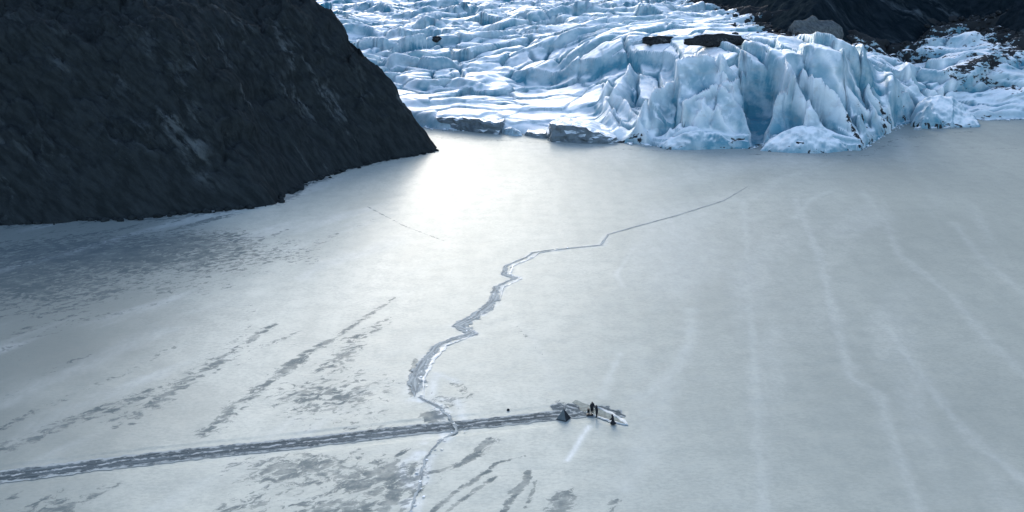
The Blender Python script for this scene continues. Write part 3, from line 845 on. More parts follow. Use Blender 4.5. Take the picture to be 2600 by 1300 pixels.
# ================================================================== THINGS ON AND AT THE ICE
def rough_block(name, mat, outline, h_pts, zbase=-0.6, seed=0, cuts=4, jit=0.25, parent=None, top_in=0.9, loc=(0, 0, 0)):
    """an ice block: outline (x, y) in metres, one top height per outline point"""
    rnd = random.Random(seed)
    bm = bmesh.new()
    n = len(outline)
    cx = sum(p[0] for p in outline) / n; cy = sum(p[1] for p in outline) / n
    lo = [bm.verts.new((x, y, zbase)) for x, y in outline]
    hi = [bm.verts.new((cx + (x - cx) * top_in, cy + (y - cy) * top_in, h)) for (x, y), h in zip(outline, h_pts)]
    for i in range(n):
        j = (i + 1) % n
        bm.faces.new((lo[i], lo[j], hi[j], hi[i]))
    c = bm.verts.new((cx, cy, max(h_pts) * 0.4 + 0.6 * sum(h_pts) / n))
    for i in range(n):
        bm.faces.new((hi[i], hi[(i + 1) % n], c))
    bmesh.ops.subdivide_edges(bm, edges=bm.edges[:], cuts=cuts, use_grid_fill=True)
    V = np.array([v.co[:] for v in bm.verts])
    s = jit
    dx = s * fbm(V[:, 1] * 0.35 + seed, V[:, 2] * 0.5, 4, seed % 90)
    dy = s * fbm(V[:, 0] * 0.35 + seed, V[:, 2] * 0.5, 4, seed % 90 + 3)
    dzz = s * 0.8 * fbm(V[:, 0] * 0.35, V[:, 1] * 0.35 + seed, 4, seed % 90 + 5)
    for v, a, b, c_ in zip(bm.verts, dx, dy, dzz):
        v.co.x += a; v.co.y += b; v.co.z += c_ * (1 if v.co.z > zbase + 0.2 else 0)
    bmesh.ops.triangulate(bm, faces=bm.faces[:])
    o = bm_object(name, bm, mat, parent, smooth=False)
    o.location = loc
    return o

def px_block(name, mat, corners, hs, **kw):
    pts = [ground(*c)[:2] for c in corners]
    cx = sum(p[0] for p in pts) / len(pts); cy = sum(p[1] for p in pts) / len(pts)
    return rough_block(name, mat, [(x - cx, y - cy) for x, y in pts], hs, loc=(cx, cy, 0), **kw)

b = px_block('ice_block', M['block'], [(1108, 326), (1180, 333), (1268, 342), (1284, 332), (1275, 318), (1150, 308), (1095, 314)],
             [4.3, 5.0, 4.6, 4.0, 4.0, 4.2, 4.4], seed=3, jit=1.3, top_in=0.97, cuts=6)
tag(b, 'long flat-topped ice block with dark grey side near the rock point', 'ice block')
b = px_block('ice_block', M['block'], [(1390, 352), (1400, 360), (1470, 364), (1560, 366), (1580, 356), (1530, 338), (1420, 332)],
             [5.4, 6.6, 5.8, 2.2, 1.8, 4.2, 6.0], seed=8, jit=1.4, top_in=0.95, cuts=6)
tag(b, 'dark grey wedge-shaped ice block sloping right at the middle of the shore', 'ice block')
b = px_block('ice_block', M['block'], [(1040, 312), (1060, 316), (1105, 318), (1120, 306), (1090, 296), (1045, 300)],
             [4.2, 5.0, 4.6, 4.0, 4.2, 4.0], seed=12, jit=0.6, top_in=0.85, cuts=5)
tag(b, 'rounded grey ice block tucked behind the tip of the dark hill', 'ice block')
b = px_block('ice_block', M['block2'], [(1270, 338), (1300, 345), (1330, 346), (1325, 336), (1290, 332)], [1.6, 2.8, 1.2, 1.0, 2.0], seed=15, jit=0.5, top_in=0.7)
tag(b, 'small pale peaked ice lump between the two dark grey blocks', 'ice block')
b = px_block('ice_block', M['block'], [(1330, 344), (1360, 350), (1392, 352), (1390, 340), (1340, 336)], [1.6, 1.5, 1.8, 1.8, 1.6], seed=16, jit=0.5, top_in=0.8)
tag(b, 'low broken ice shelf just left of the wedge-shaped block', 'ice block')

def cone_berg(name, mat, foot_px, apexes, seed, jit=0.5, dirt=0.45):
    """a peaked berg: footprint on the lake, apex crest points (px, py, distance)"""
    pts = [ground(*c)[:2] for c in foot_px]
    cx = sum(p[0] for p in pts) / len(pts); cy = sum(p[1] for p in pts) / len(pts)
    ap = [at_dist(*a) for a in apexes]
    x0 = min(p[0] for p in pts) - 1; x1 = max(p[0] for p in pts) + 1
    y0 = min(p[1] for p in pts) - 1; y1 = max(p[1] for p in pts) + 1
    xs = np.linspace(x0, x1, 90); ys = np.linspace(y0, y1, 70)
    X, Y = np.meshgrid(xs, ys)
    wx_ = X + 0.7 * fbm(X * 0.3, Y * 0.3, 3, seed); wy_ = Y + 0.7 * fbm(X * 0.3, Y * 0.3, 3, seed + 4)
    ed, _, _ = poly_dist(wx_, wy_, pts + [pts[0]]); ins = inside(wx_, wy_, pts)
    d, par, _ = poly_dist(wx_, wy_, ap)
    zc = np.interp(par, np.arange(len(ap)), [p[2] for p in ap])
    f = np.where(ins, ed / (ed + d + 0.5), 0)
    z = zc * f ** 0.7 + jit * 0.5 * fbm(X * 0.5, Y * 0.5, 4, seed + 9) * sstep(0, 0.3, f) + 0.6 * (ridged(X * 0.2, Y * 0.2, 2, seed + 11) - 0.8) * sstep(0, 0.3, f)
    z = np.where(ins, z, -0.8)
    zy, zx = np.gradient(z, ys, xs); sl_ = np.hypot(zx, zy)
    face = sstep(-0.2, 0.9, zy)          # near side, turned from the sun, painted bluer as shade
    fr_ = np.clip(sstep(0.5, 1.4, sl_) * (0.35 + 0.5 * face), 0, 1)
    o = grid_object(name, np.stack([X - cx, Y - cy, z], -1), mat, dict(blue_shade=fr_, debris=dirt * sstep(3.0, 0.3, z) * sstep(0.2, 0.5, fbm(X * 0.25, Y * 0.25, 3, seed + 13) + 0.3), snow=sstep(0.6, 0.3, sl_)), keep=ins)
    o.location = (cx, cy, 0)
    return o

b = cone_berg('ice_block', M['glacier'], [(1928, 383), (2000, 388), (2075, 390), (2130, 386), (2182, 378), (2170, 362), (2080, 350), (1990, 352), (1945, 366)],
              [(1985, 335, 381), (2035, 317, 381), (2085, 322, 382), (2130, 345, 382)], 21)
tag(b, 'pale pyramid-shaped ice block at the foot of the tallest cliff', 'ice block')
b = cone_berg('ice_block', M['glacier'], [(1665, 372), (1690, 380), (1760, 381), (1850, 378), (1905, 376), (1890, 362), (1800, 350), (1700, 356)],
              [(1722, 340, 383), (1770, 328, 383), (1830, 335, 383)], 25)
tag(b, 'low crumbling ice block left of the deep blue cleft', 'ice block')
b = cone_berg('ice_block', M['glacier'], [(2305, 310), (2340, 321), (2420, 324), (2490, 323), (2480, 308), (2430, 296), (2340, 292)],
              [(2335, 255, 440), (2360, 238, 440), (2420, 243, 440), (2455, 275, 437)], 31)
tag(b, 'rounded pale blue ice mound standing alone right of the main cliff', 'ice block')
b = cone_berg('ice_block', M['glacier'], [(2312, 320), (2340, 327), (2390, 326), (2405, 318), (2360, 310)],
              [(2358, 264, 427), (2364, 275, 426)], 36, dirt=0.95)
tag(b, 'small dirty triangular ice block leaning on the lone blue mound', 'ice block')
for i, (px, py, w, lab) in enumerate([(2330, 329, 3.6, 'low white floe at the left foot of the lone blue mound'),
                                      (2372, 327, 2.6, 'small white floe below the dirty triangular block'),
                                      (2405, 326, 3.4, 'white peaked floe at the right foot of the lone blue mound'),
                                      (2490, 285, 5.0, 'white snow-capped floe between the lone mound and the right-hand ice'),
                                      (1640, 371, 3.0, 'white floe in the gap left of the low crumbling block'),
                                      (1600, 366, 2.6, 'pale floe beside the tip of the wedge-shaped block')]):
    x, y, _ = ground(px, py)
    rnd = random.Random(50 + i)
    ol = [(math.cos(a) * w * 0.6 * rnd.uniform(0.8, 1.2), math.sin(a) * w * 0.45 * rnd.uniform(0.8, 1.2)) for a in [k * math.pi * 2 / 7 for k in range(7)]]
    hs = [rnd.uniform(0.3, 0.9) * w * 0.35 for _ in ol]
    zz = 0 if i != 3 else 0
    o = rough_block('ice_floe', M['floe'], ol, hs, seed=60 + i, jit=0.25, cuts=3, top_in=0.7, loc=(x, y, zz))
    tag(o, lab, 'ice floe', 'small floes at the foot of the glacier')

# boulder on the moraine, dark mounds on the ice
def lump(name, mat, px, py, D, sx, sy, sz, seed, sub=4, flatten=0.0, rz=0.0):
    x, y, z = at_dist(px, py, D) if D else hit(px, py)
    bm = bmesh.new()
    bmesh.ops.create_icosphere(bm, subdivisions=sub, radius=1.0)
    V = np.array([v.co[:] for v in bm.verts])
    n = 0.42 * fbm(V[:, 0] * 1.6 + seed, V[:, 1] * 1.3 + V[:, 2] * 0.9, 4, seed) + 0.16 * (ridged(V[:, 0] * 1.6, V[:, 2] * 1.6 + V[:, 1], 2, seed + 5) - 0.8)
    for v, a in zip(bm.verts, n):
        f = 1 + a
        v.co.x *= f * sx; v.co.y *= f * sy; v.co.z *= f * sz
    o = bm_object(name, bm, mat, None, smooth=True)
    o.location = (x, y, z); o.rotation_euler = (0, 0, rz)
    return o

o = lump('boulder', M['boulder'], 2066, 100, 478, 10.5, 6.0, 8.5, 5)
tag(o, 'big pale grey boulder half sunk in the dark moraine', 'boulder')
o = lump('debris_mound', M['rubble'], 1672, 107, 0, 7.0, 2.6, 2.0, 9)
tag(o, 'smaller, flatter dark rubble mound on the glacier top', 'mound')
o = lump('debris_mound', M['rubble'], 1818, 109, 0, 11.0, 3.2, 2.5, 14)
tag(o, 'larger dark rubble mound on the glacier top', 'mound')
o = lump('boulder', M['rubble'], 1110, 114, 0, 3.0, 2.0, 1.5, 17, 3)
tag(o, 'lone dark boulder sitting on the white ice near the hill', 'boulder')

# loose rubble over the moraine
bm = bmesh.new()
rnd = random.Random(4)
for i in range(900):
    t_ = rnd.random() * (len(margin) - 1); k_ = int(t_); f_ = t_ - k_
    mx = margin[k_][0] * (1 - f_) + margin[k_ + 1][0] * f_ + rnd.gauss(0, 10)
    my = margin[k_][1] * (1 - f_) + margin[k_ + 1][1] * f_ - abs(rnd.gauss(0, 12)) + 6
    s = rnd.choice([0.4, 0.5, 0.6, 0.8, 1.0, 1.6])
    r = bmesh.ops.create_icosphere(bm, subdivisions=1, radius=s)
    zz = glacier_z(mx, my)
    for v in r['verts']:
        v.co = Vector((v.co.x * rnd.uniform(0.8, 1.3), v.co.y * rnd.uniform(0.8, 1.2), v.co.z * rnd.uniform(0.6, 0.9))) + Vector((mx, my, zz + s * 0.1))
o = bm_object('moraine_rubble', bm, M['rubble'])
tag(o, 'dark loose rubble strewn along the right edge of the glacier', 'rubble', kind='stuff')

def scatter(name, mat, line, n, seed, sizes, spread, off, label, cat):
    rnd = random.Random(seed); bm = bmesh.new()
    L_ = [math.dist(line[i], line[i + 1]) for i in range(len(line) - 1)]
    for i in range(n):
        k_ = rnd.choices(range(len(L_)), L_)[0]; f_ = rnd.random()
        x_ = line[k_][0] * (1 - f_) + line[k_ + 1][0] * f_ + rnd.gauss(0, spread); y_ = line[k_][1] * (1 - f_) + line[k_ + 1][1] * f_ + rnd.gauss(off, spread)
        s_ = rnd.choice(sizes) * rnd.uniform(0.6, 1.2)
        r_ = bmesh.ops.create_icosphere(bm, subdivisions=1, radius=s_)
        a_ = Matrix.Rotation(rnd.random() * 6.28, 3, 'Z')
        for v in r_['verts']:
            v.co = a_ @ Vector((v.co.x * rnd.uniform(0.7, 1.4), v.co.y * rnd.uniform(0.7, 1.2), v.co.z * rnd.uniform(0.5, 0.9))) + Vector((x_, y_, s_ * 0.12))
    o = bm_object(name, bm, mat)
    tag(o, label, cat, kind='stuff')
scatter('ice_rubble', M['floe'], foot[2:21], 520, 91, [0.25, 0.3, 0.4, 0.5, 0.9], 1.2, -0.6, 'broken bits of ice strewn along the foot of the glacier', 'ice rubble')
scatter('shore_rubble', M['hill'], shore[2:], 420, 93, [0.25, 0.35, 0.5, 0.8, 1.3], 0.9, 0.6, 'dark broken stones along the foot of the left hill', 'rubble')

# shrub on the hill crest
x, y, z = at_dist(835, 50, 392)
t_ = empty('shrub', (x, y, z - 1.0))
bm = bmesh.new()
bmesh.ops.create_cone(bm, segments=6, radius1=0.12, radius2=0.05, depth=2.2, cap_ends=True, matrix=Matrix.Translation((0, 0, 0.6)))
bm_object('trunk', bm, M['bark'], t_)
bm = bmesh.new(); rnd = random.Random(2)
for i in range(160):
    p = Vector((rnd.gauss(0, 0.45), rnd.gauss(0, 0.45), 1.6 + rnd.gauss(0, 0.5)))
    a = Matrix.Rotation(rnd.random() * 6.28, 4, 'Z') @ Matrix.Rotation(rnd.random() * 3, 4, 'X')
    vs = [bm.verts.new(p + a @ Vector(q)) for q in ((-0.12, 0, 0), (0.12, 0, 0), (0, 0.26, 0))]
    bm.faces.new(vs)
bm_object('crown', bm, M['leaf'], t_)
tag(t_, 'tiny dark shrub on the skyline of the left hill', 'shrub')

# ================================================================== CRACK, CHANNEL
def resample(pts, step, jitter=0.0, seed=0):
    out = []; rnd = random.Random(seed)
    s = 0.0
    for i in range(len(pts) - 1):
        a = Vector(pts[i]); b = Vector(pts[i + 1]); L = (b - a).length
        n = max(1, int(L / step))
        for k in range(n):
            out.append(a + (b - a) * (k / n))
    out.append(Vector(pts[-1]))
    return out

def strip(name, pts, mat, wl, wr, nx=9, z0=0.0, bump=0.0, rag=0.3, seed=0, step=0.35, parent=None, crown=0.0):
    """a ribbon along pts; wl / wr: functions of 0..1 for left / right half width"""
    P = resample(pts, step)
    n = len(P)
    A = np.array([[p.x, p.y] for p in P])
    T = np.gradient(A, axis=0)
    for _ in range(3):
        T = np.concatenate([T[:1], (T[:-2] + T[1:-1] + T[2:]) / 3, T[-1:]])
    T /= np.linalg.norm(T, axis=1)[:, None] + 1e-9
    N = np.stack([-T[:, 1], T[:, 0]], -1)
    S = np.concatenate([[0], np.cumsum(np.linalg.norm(np.diff(A, axis=0), axis=1))])
    u = S / S[-1]
    L_ = np.array([wl(t) for t in u]) * (1 + rag * 1.6 * fbm(S * 0.6, S * 0 + 1, 5, seed, 0.75))
    R_ = np.array([wr(t) for t in u]) * (1 + rag * 1.6 * fbm(S * 0.6, S * 0 + 8, 5, seed + 1, 0.75))
    v = np.linspace(-1, 1, nx)
    off = np.where(v[None, :] < 0, v[None, :] * R_[:, None], v[None, :] * L_[:, None])
    XY = A[:, None, :] + N[:, None, :] * off[..., None]
    bz_ = z0 + bump * (fbm(XY[..., 0] * 1.2, XY[..., 1] * 1.2, 3, seed + 3)) * (1 - v[None, :] ** 2) + crown * (1 - np.abs(v[None, :]))
    o = grid_object(name, np.concatenate([XY, bz_[..., None]], -1), mat)
    a = o.data.attributes.new('st', 'FLOAT_VECTOR', 'POINT')
    st = np.stack([np.repeat(S[:, None], nx, 1), off, np.zeros_like(off)], -1)
    a.data.foreach_set('vector', st.reshape(-1).astype(np.float32))
    a = o.data.attributes.new('edge', 'FLOAT', 'POINT')
    a.data.foreach_set('value', np.repeat(np.abs(v)[None, :], n, 0).reshape(-1).astype(np.float32))
    if parent: o.parent = parent
    return o

ch = strip('boat_channel', track, M['slush'], lambda t: 2.1 - 0.6 * t, lambda t: 2.1 - 0.4 * t, 13, 0.012, 0.05, 0.13, 400, 0.3)
tag(ch, 'straight dark slushy channel cut across the frozen lake to the figures', kind='structure')

ridge = empty('pressure_ridge', (0, 0, 0))
def cw(a):
    xs, ys = zip(*a)
    return lambda t: float(np.interp(t, xs, ys))
i0 = 9
lead_pts = crack[8:23]
ld = strip('refrozen_lead', [(p[0] - 0.6, p[1]) for p in lead_pts], M['lead'],
           cw([(0, 0.2), (0.15, 0.3), (0.26, 0.9), (0.32, 0.4), (0.42, 1.0), (0.55, 1.6), (0.66, 1.7), (0.73, 0.4), (0.85, 1.3), (0.95, 1.7), (1, 0.02)]),
           cw([(0, 0.2), (0.3, 0.5), (0.55, 0.8), (0.75, 0.5), (0.93, 0.9), (1, 0.02)]), 9, 0.09, 0.07, 0.5, 410, 0.3, ridge)
ed = strip('crack_line', crack[2:9], M['lead'], lambda t: 0.08 + 0.3 * t, lambda t: 0.08 + 0.3 * t, 5, 0.06, 0.05, 0.3, 414, 0.4, ridge)
ed = strip('crack_line', crack[22:27], M['lead'], lambda t: 0.30, lambda t: 0.22, 5, 0.08, 0.06, 0.8, 416, 0.3, ridge)
ed = strip('crack_line', crack[26:], M['lead'], lambda t: 0.2, lambda t: 0.2, 5, 0.08, 0.06, 0.9, 418, 0.3, ridge)
for a_, b_, w_, sd0 in ((8, 16, 0.22, 420), (17, 23, 0.30, 423)):
    strip('snow_bank', [(p[0] + 1.0, p[1] - 0.2) for p in crack[a_:b_]], M['snow'], lambda t: w_ * math.sin(math.pi * (0.06 + 0.9 * t)), lambda t: w_ * math.sin(math.pi * (0.06 + 0.9 * t)), 7, 0.06, 0.08, 0.9, sd0, 0.3, ridge, 0.06)
rnd = random.Random(77)
protos = []
for k in range(8):
    bm = bmesh.new()
    n = rnd.choice([4, 5, 5, 6])
    pts = [(math.cos(a) * rnd.uniform(0.7, 1.1), math.sin(a) * rnd.uniform(0.5, 0.9)) for a in [i * 6.283 / n for i in range(n)]]
    top = [bm.verts.new((x, y, 0.10)) for x, y in pts]; bot = [bm.verts.new((x * 1.06, y * 1.06, -0.10)) for x, y in pts]
    bm.faces.new(top); bm.faces.new(bot[::-1])
    for i in range(n):
        bm.faces.new((bot[i], bot[(i + 1) % n], top[(i + 1) % n], top[i]))
    bmesh.ops.recalc_face_normals(bm, faces=bm.faces)
    me = bpy.data.meshes.new('ice_slab'); bm.to_mesh(me); bm.free()
    me.materials.append(M['floe'] if k < 5 else M['snow'])
    protos.append(me)
rp = resample(crack[7:], 0.85)
for i, p in enumerate(rp):
    f = i / len(rp)
    if rnd.random() > (0.3 if f < 0.55 else 0.55): continue
    o = bpy.data.objects.new('ice_slab', rnd.choice(protos))
    s = rnd.uniform(0.12, 0.28)
    o.location = (p.x + rnd.gauss(0.35, 0.5), p.y + rnd.gauss(0, 0.5), rnd.uniform(0.07, 0.12))
    o.rotation_euler = (rnd.gauss(0, 0.16), rnd.gauss(0, 0.16), rnd.uniform(0, 6.28))
    o.scale = (s * 1.3, s, s)
    o.parent = ridge
    col.objects.link(o)
tag(ridge, 'long jagged pressure crack with tilted slabs winding across the lake ice', 'ice ridge')

# ================================================================== LONG FLOE WITH THE FIGURES
x0, y0, _ = ground(1452, 1018); x1, y1, _ = ground(1594, 1080)
dv = Vector((x1 - x0, y1 - y0)); L = dv.length; dv.normalize(); nv = Vector((-dv.y, dv.x))
slab = empty('ice_raft', (x0, y0, 0))
def lens_ring(scale_w, inset, z):
    out = []
    for s_ in (1, -1):
        rng = range(0, 41) if s_ == 1 else range(39, 0, -1)
        for k in rng:
            t = k / 40
            w = 1.75 * (math.sin(math.pi * min(1, t * 0.9 + 0.1)) ** 0.8) * (1 - 0.25 * (1 - t))
            w = max(0.0, w * scale_w * (1 + 0.35 * math.sin(t * 9 + s_ * 2) * (t < 0.5) + 0.15 * math.sin(t * 31 + s_)))
            tt = inset + (L - 2 * inset) * t
            out.append(((dv * tt + nv * w * s_).x, (dv * tt + nv * w * s_).y, z))
    return out
def ring_mesh(name, rings, mat, cap, parent):
    V = [v for r in rings for v in r]; n = len(rings[0]); F = []
    for a in range(len(rings) - 1):
        for i in range(n):
            j = (i + 1) % n
            F.append((a * n + i, a * n + j, (a + 1) * n + j, (a + 1) * n + i))
    if cap: F.append(tuple(range((len(rings) - 1) * n, len(rings) * n)))
    return mesh_object(name, V, F, mat, parent)
for s_ in (1, -1):
    side_pts = []
    for k in range(0, 25):
        t = 0.38 + 0.62 * k / 24
        w = 1.75 * (math.sin(math.pi * min(1, t * 0.9 + 0.1)) ** 0.8) * (1 - 0.25 * (1 - t)) * 0.85
        q = dv * (L * t) + nv * w * s_
        side_pts.append((q.x, q.y))
    strip('rim', side_pts, M['snow'], lambda t: 0.30 * math.sin(math.pi * (0.12 + 0.7 * t)), lambda t: 0.30 * math.sin(math.pi * (0.12 + 0.7 * t)), 7, 0.06, 0.06, 0.6, 440 + s_, 0.25, slab, 0.12)
ring_mesh('deck', [lens_ring(0.92, 0.1, 0.005), lens_ring(0.86, 0.3, 0.05)], M['clear'], True, slab)
tag(slab, 'long pointed pale raft with raised white rim where the figures stand', 'raft')
sm = strip('wet_patch', [ground(px, py)[:2] for px, py in [(1400, 1036), (1440, 1032), (1480, 1042), (1500, 1050)]], M['slush'], lambda t: 1.4, lambda t: 1.4, 9, 0.020, 0.0, 0.5, 430)
tag(sm, 'dark wet patch of ice around the small tent', kind='structure')
sm = strip('wet_patch', [ground(px, py)[:2] for px, py in [(1505, 1030), (1535, 1042), (1565, 1050), (1588, 1058)]], M['slush'], lambda t: 1.5 * math.sin(math.pi * (0.1 + 0.85 * t)), lambda t: 1.3 * math.sin(math.pi * (0.1 + 0.85 * t)), 9, 0.020, 0.0, 0.5, 434)
tag(sm, 'dark wet patch of ice behind the raft', kind='structure')

# tent
x, y, _ = ground(1431, 1063)
tent = empty('tent', (x, y, 0.02), R(-30))
w, hgt = 0.82, 1.65
c4 = [(-w, -w, 0), (w, -w, 0), (w, w, 0), (-w, w, 0)]
def panel(a, b, mat, nm):
    ap = Vector((0, 0, hgt)); a = Vector(a); b = Vector(b)
    V = []; F = []; N = 7
    for i in range(N + 1):
        for j in range(N + 1):
            s = j / N; t = i / N
            p = a.lerp(b, s).lerp(ap, t)
            sag = 0.05 * math.sin(math.pi * s) * (1 - t)
            cc = Vector((0, 0, p.z))
            p = p + (cc - p).normalized() * sag if (cc - p).length > 1e-4 else p
            V.append(p)
    for i in range(N):
        for j in range(N):
            k = i * (N + 1) + j
            F.append((k, k + 1, k + N + 2, k + N + 1))
    return mesh_object(nm, V, F, mat, tent, True)
for i, mt in enumerate((M['canvas'], M['canvas_dark'], M['canvas_dark'], M['canvas'])):  # one grey tent; shade on two sides is painted as black canvas
    panel(c4[i], c4[(i + 1) % 4], mt, 'canvas_panel')
bm = bmesh.new()
bmesh.ops.create_cone(bm, segments=8, radius1=0.03, radius2=0.03, depth=hgt + 0.10, cap_ends=True, matrix=Matrix.Translation((0, 0, (hgt + 0.1) / 2)))
bm_object('pole', bm, M['pole'], tent)
bm = bmesh.new()
for i in range(4):
    a = Vector(c4[i]); b = Vector(c4[(i + 1) % 4]); m_ = (a + b) / 2
    bmesh.ops.create_cube(bm, size=1, matrix=Matrix.Translation(m_ + Vector((0, 0, 0.03))) @ Matrix.Rotation(math.atan2((b - a).y, (b - a).x), 4, 'Z') @ Matrix.Diagonal((2 * w, 0.06, 0.06, 1)))
bm_object('hem', bm, M['canvas_dark'], tent)
tag(tent, 'small grey pyramid tent with its shaded sides coloured black beside the channel', 'tent')

# ------------------------------------------------------------------ people
def skin_body(name, parent, pts, edges, mat):
    me = bpy.data.meshes.new(name)
    keys = list(pts)
    me.from_pydata([pts[k][0] for k in keys], [], [(keys.index(a), keys.index(b)) for a, b in edges])
    o = bpy.data.objects.new(name, me)
    col.objects.link(o); o.parent = parent
    o.modifiers.new('Skin', 'SKIN')
    sv = me.skin_vertices[0].data
    for i, k in enumerate(keys):
        r = pts[k][1]
        sv[i].radius = (r, r) if not isinstance(r, tuple) else r
        sv[i].use_root = (k == 'pelvis')
    ss = o.modifiers.new('Subdivision', 'SUBSURF'); ss.levels = 2; ss.render_levels = 2
    me.materials.append(mat)
    return o

EDG = [('pelvis', 'waist'), ('waist', 'chest'), ('chest', 'neck'), ('neck', 'headl'), ('headl', 'head'), ('head', 'crown')]
for s in 'LR':
    EDG += [('chest', 'sh' + s), ('sh' + s, 'el' + s), ('el' + s, 'wr' + s), ('pelvis', 'hip' + s), ('hip' + s, 'kn' + s), ('kn' + s, 'an' + s), ('an' + s, 'toe' + s)]

def person(loc, rz, J, label, hem=None):
    t = empty('person', loc, rz)
    rad = dict(pelvis=(0.19, 0.15), waist=(0.18, 0.14), chest=(0.20, 0.15), neck=0.075, headl=0.095, head=0.115, crown=0.07)
    for s in 'LR':
        rad.update({'sh' + s: 0.095, 'el' + s: 0.068, 'wr' + s: 0.05, 'hip' + s: 0.115, 'kn' + s: 0.085, 'an' + s: 0.06, 'toe' + s: 0.045})
    rad = {k: (tuple(q * 1.3 for q in v) if isinstance(v, tuple) else v * 1.3) for k, v in rad.items()}
    t.scale = (1.1, 1.1, 1.1)
    pts = {k: (J[k], rad[k]) for k in rad}
    skin_body('body', t, pts, EDG, M['coat'])
    hd_ = Vector(J['head']); fw = (Vector(J['face']) - hd_).normalized()
    up_ = (Vector(J['crown']) - Vector(J['neck'])).normalized()
    sd_ = fw.cross(up_).normalized()
    # face: an oval patch with brow, eyes, nose and mouth set in the hood
    bm = bmesh.new()
    bmesh.ops.create_uvsphere(bm, u_segments=14, v_segments=10, radius=1.0)
    fm = Matrix((sd_, fw, up_)).transposed().to_4x4()
    for v in bm.verts:
        n_ = 0.02 * math.exp(-((v.co.x / 0.2) ** 2 + ((v.co.z + 0.1) / 0.3) ** 2)) if v.co.y > 0 else 0
        e_ = -0.012 * (math.exp(-(((abs(v.co.x) - 0.38) / 0.18) ** 2 + ((v.co.z - 0.1) / 0.18) ** 2))) if v.co.y > 0 else 0
        v.co = Vector((v.co.x * 0.072, v.co.y * 0.06 + n_ + e_, v.co.z * 0.095))
    bmesh.ops.transform(bm, matrix=Matrix.Translation(hd_ + fw * 0.055) @ fm, verts=bm.verts)
    f = bm_object('face', bm, M['skin'], t, True)
    for sx in (-1, 1):
        bm = bmesh.new()
        bmesh.ops.create_uvsphere(bm, u_segments=8, v_segments=6, radius=0.011, matrix=Matrix.Translation(hd_ + fw * 0.108 + sd_ * 0.028 * sx + up_ * 0.012))
        bm_object('eye', bm, M['plastic'], f, True)
    for s in 'LR':
        wr_ = Vector(J['wr' + s]); di = (wr_ - Vector(J['el' + s])).normalized()
        si = di.cross(Vector((0.3, 1, 0.2))).normalized(); ot = di.cross(si)
        bm = bmesh.new()
        mm = Matrix((si, ot, di)).transposed().to_4x4(); mm.translation = wr_
        bmesh.ops.create_cube(bm, size=1, matrix=mm @ Matrix.Translation((0, 0, 0.055)) @ Matrix.Diagonal((0.09, 0.035, 0.11, 1)))
        for q, ln in enumerate((0.065, 0.08, 0.075, 0.055)):
            bmesh.ops.create_cone(bm, segments=6, radius1=0.011, radius2=0.009, depth=ln, cap_ends=True,
                                  matrix=mm @ Matrix.Translation((-0.033 + 0.022 * q, 0.01, 0.105)) @ Matrix.Rotation(-0.35, 4, 'X') @ Matrix.Translation((0, 0, ln / 2)))
        bmesh.ops.create_cone(bm, segments=6, radius1=0.013, radius2=0.010, depth=0.06, cap_ends=True,
                              matrix=mm @ Matrix.Translation((0.045, 0.0, 0.04)) @ Matrix.Rotation(0.7, 4, 'Y') @ Matrix.Translation((0, 0, 0.03)))
        bm_object('glove', bm, M['glove'], t)
    if hem:
        bm = bmesh.new()
        bmesh.ops.create_cone(bm, segments=20, radius1=hem[0], radius2=0.20, depth=hem[1], cap_ends=True, matrix=Matrix.Translation(hem[2]))
        for v in bm.verts:
            v.co.x *= 1.0; v.co.y *= 0.82
        bm_object('coat_skirt', bm, M['coat'], t, True)
    tag(t, label, 'person', 'people on the ice')
    return t

def standing(lean=0.0, tw=0.0, arms=((-0.30, 0.10, 1.00), (0.30, 0.10, 1.00))):
    J = dict(pelvis=(0, 0, 0.95), waist=(0, lean * 0.3, 1.12), chest=(0, lean * 0.7, 1.36), neck=(0, lean, 1.52), headl=(0, lean + 0.02, 1.58), head=(tw * 0.05, lean + 0.04, 1.68), crown=(tw * 0.05, lean + 0.03, 1.79),
             face=(tw, lean + 1.0, 1.60))
    for s, sg, a in (('L', -1, arms[0]), ('R', 1, arms[1])):
        J['sh' + s] = (sg * 0.20, lean * 0.85, 1.43)
        J['el' + s] = (sg * 0.27, lean * 0.6 - 0.02, 1.17)
        J['wr' + s] = a
        J['hip' + s] = (sg * 0.10, 0, 0.88)
        J['kn' + s] = (sg * 0.12, 0.03, 0.50)
        J['an' + s] = (sg * 0.13, -0.02, 0.10)
        J['toe' + s] = (sg * 0.14, 0.16, 0.05)
    return J

px, py, _ = ground(1503, 1052)
person((px, py, 0.16), R(180 + 20), standing(0.04, 0.2, ((-0.26, 0.22, 1.02), (0.30, 0.16, 0.96))), 'person in black standing upright, leftmost of the three figures on the raft', (0.25, 0.55, (0, 0, 0.80)))
px, py, _ = ground(1515, 1061)
person((px, py, 0.16), R(100), standing(0.08, -0.3, ((-0.22, 0.26, 1.05), (0.22, 0.24, 1.05))), 'person in black bending slightly, middle one of the three figures', (0.22, 0.5, (0, 0, 0.85)))
J = standing(0.10, 0.1, ((-0.20, 0.42, 0.62), (0.24, 0.40, 0.60)))
drop = 0.40
for k in list(J):
    v = J[k]
    if k[:2] not in ('kn', 'an') and k[:3] != 'toe':
        J[k] = (v[0], v[1], v[2] - drop + (0 if k[:2] != 'wr' else 0.35))
for s, sg in (('L', -1), ('R', 1)):
    J['kn' + s] = (sg * 0.22, 0.20, 0.12); J['an' + s] = (sg * 0.20, -0.28, 0.10); J['toe' + s] = (sg * 0.20, -0.46, 0.05)
    J['hip' + s] = (sg * 0.12, 0, 0.48)
px, py, _ = ground(1556, 1078)
person((px, py, 0.16), R(75), J, 'person in black kneeling at the pointed right end of the raft', (0.46, 0.5, (0, 0, 0.27)))

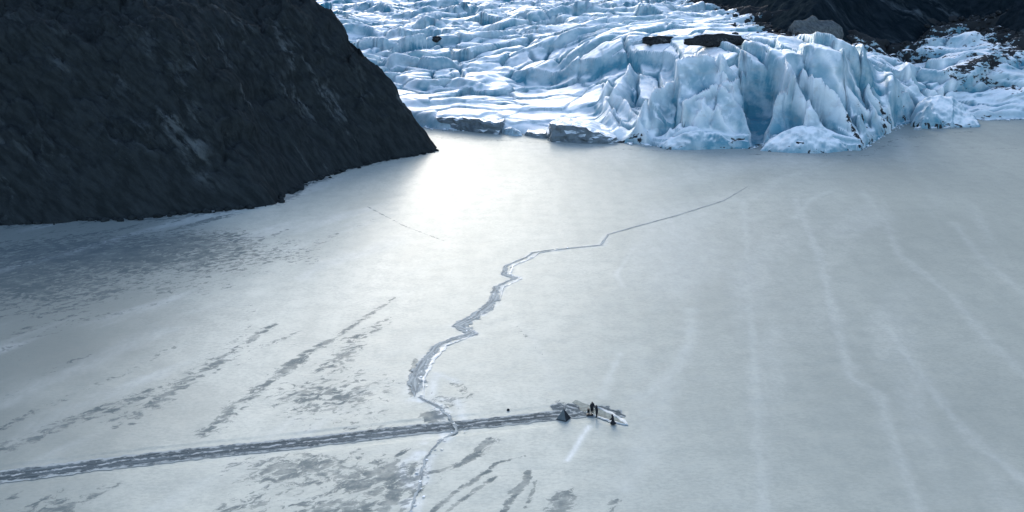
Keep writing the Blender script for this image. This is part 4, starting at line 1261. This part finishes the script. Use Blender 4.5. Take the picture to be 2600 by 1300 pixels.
# gear by the figures
def case(name, loc, size, label, rz=0):
    t = empty(name, loc, rz)
    bm = bmesh.new(); bmesh.ops.create_cube(bm, size=1, matrix=Matrix.Translation((0, 0, size[2] / 2)) @ Matrix.Diagonal((*size, 1)))
    bmesh.ops.bevel(bm, geom=bm.edges[:], offset=0.04, segments=2, affect='EDGES')
    bm_object('case_body', bm, M['plastic'], t)
    bm = bmesh.new(); bmesh.ops.create_cube(bm, size=1, matrix=Matrix.Translation((0, 0, size[2] + 0.02)) @ Matrix.Diagonal((size[0] * 1.05, size[1] * 1.05, 0.06, 1)))
    bm_object('lid', bm, M['canvas_dark'], t)
    bm = bmesh.new()
    for sx in (-1, 1):
        bmesh.ops.create_cube(bm, size=1, matrix=Matrix.Translation((sx * size[0] * 0.3, 0, size[2] + 0.08)) @ Matrix.Diagonal((0.03, 0.03, 0.1, 1)))
    bmesh.ops.create_cube(bm, size=1, matrix=Matrix.Translation((0, 0, size[2] + 0.13)) @ Matrix.Diagonal((size[0] * 0.65, 0.04, 0.03, 1)))
    bm_object('handle', bm, M['plastic'], t)
    tag(t, label, 'case')
x, y, _ = ground(1494, 1050); case('gear_case', (x, y, 0.16), (0.36, 0.32, 0.55), 'small black upright case at the left foot of the leftmost figure')
x, y, _ = ground(1498, 1056)
sl = empty('sled', (x, y, 0.03), R(-6))
bm = bmesh.new(); bmesh.ops.create_cube(bm, size=1, matrix=Matrix.Translation((0, 0, 0.22)) @ Matrix.Diagonal((0.95, 0.42, 0.18, 1)))
bmesh.ops.bevel(bm, geom=bm.edges[:], offset=0.05, segments=2, affect='EDGES'); bm_object('tub', bm, M['plastic'], sl)
for sg in (-1, 1):
    bm = bmesh.new(); bmesh.ops.create_cube(bm, size=1, matrix=Matrix.Translation((0, sg * 0.17, 0.06)) @ Matrix.Diagonal((1.05, 0.05, 0.10, 1))); bm_object('runner', bm, M['pole'], sl)
tag(sl, 'low dark sled lying in front of the two standing figures', 'sled')
o = lump('stone', M['rubble'], 1290, 1042, ground(1290, 1042)[1], 0.22, 0.2, 0.26, 33, 2)
tag(o, 'small dark stone alone on the white ice above the channel', 'stone')

scene.render.resolution_x = 1024
scene.render.resolution_y = 512
scene.render.engine = 'CYCLES'
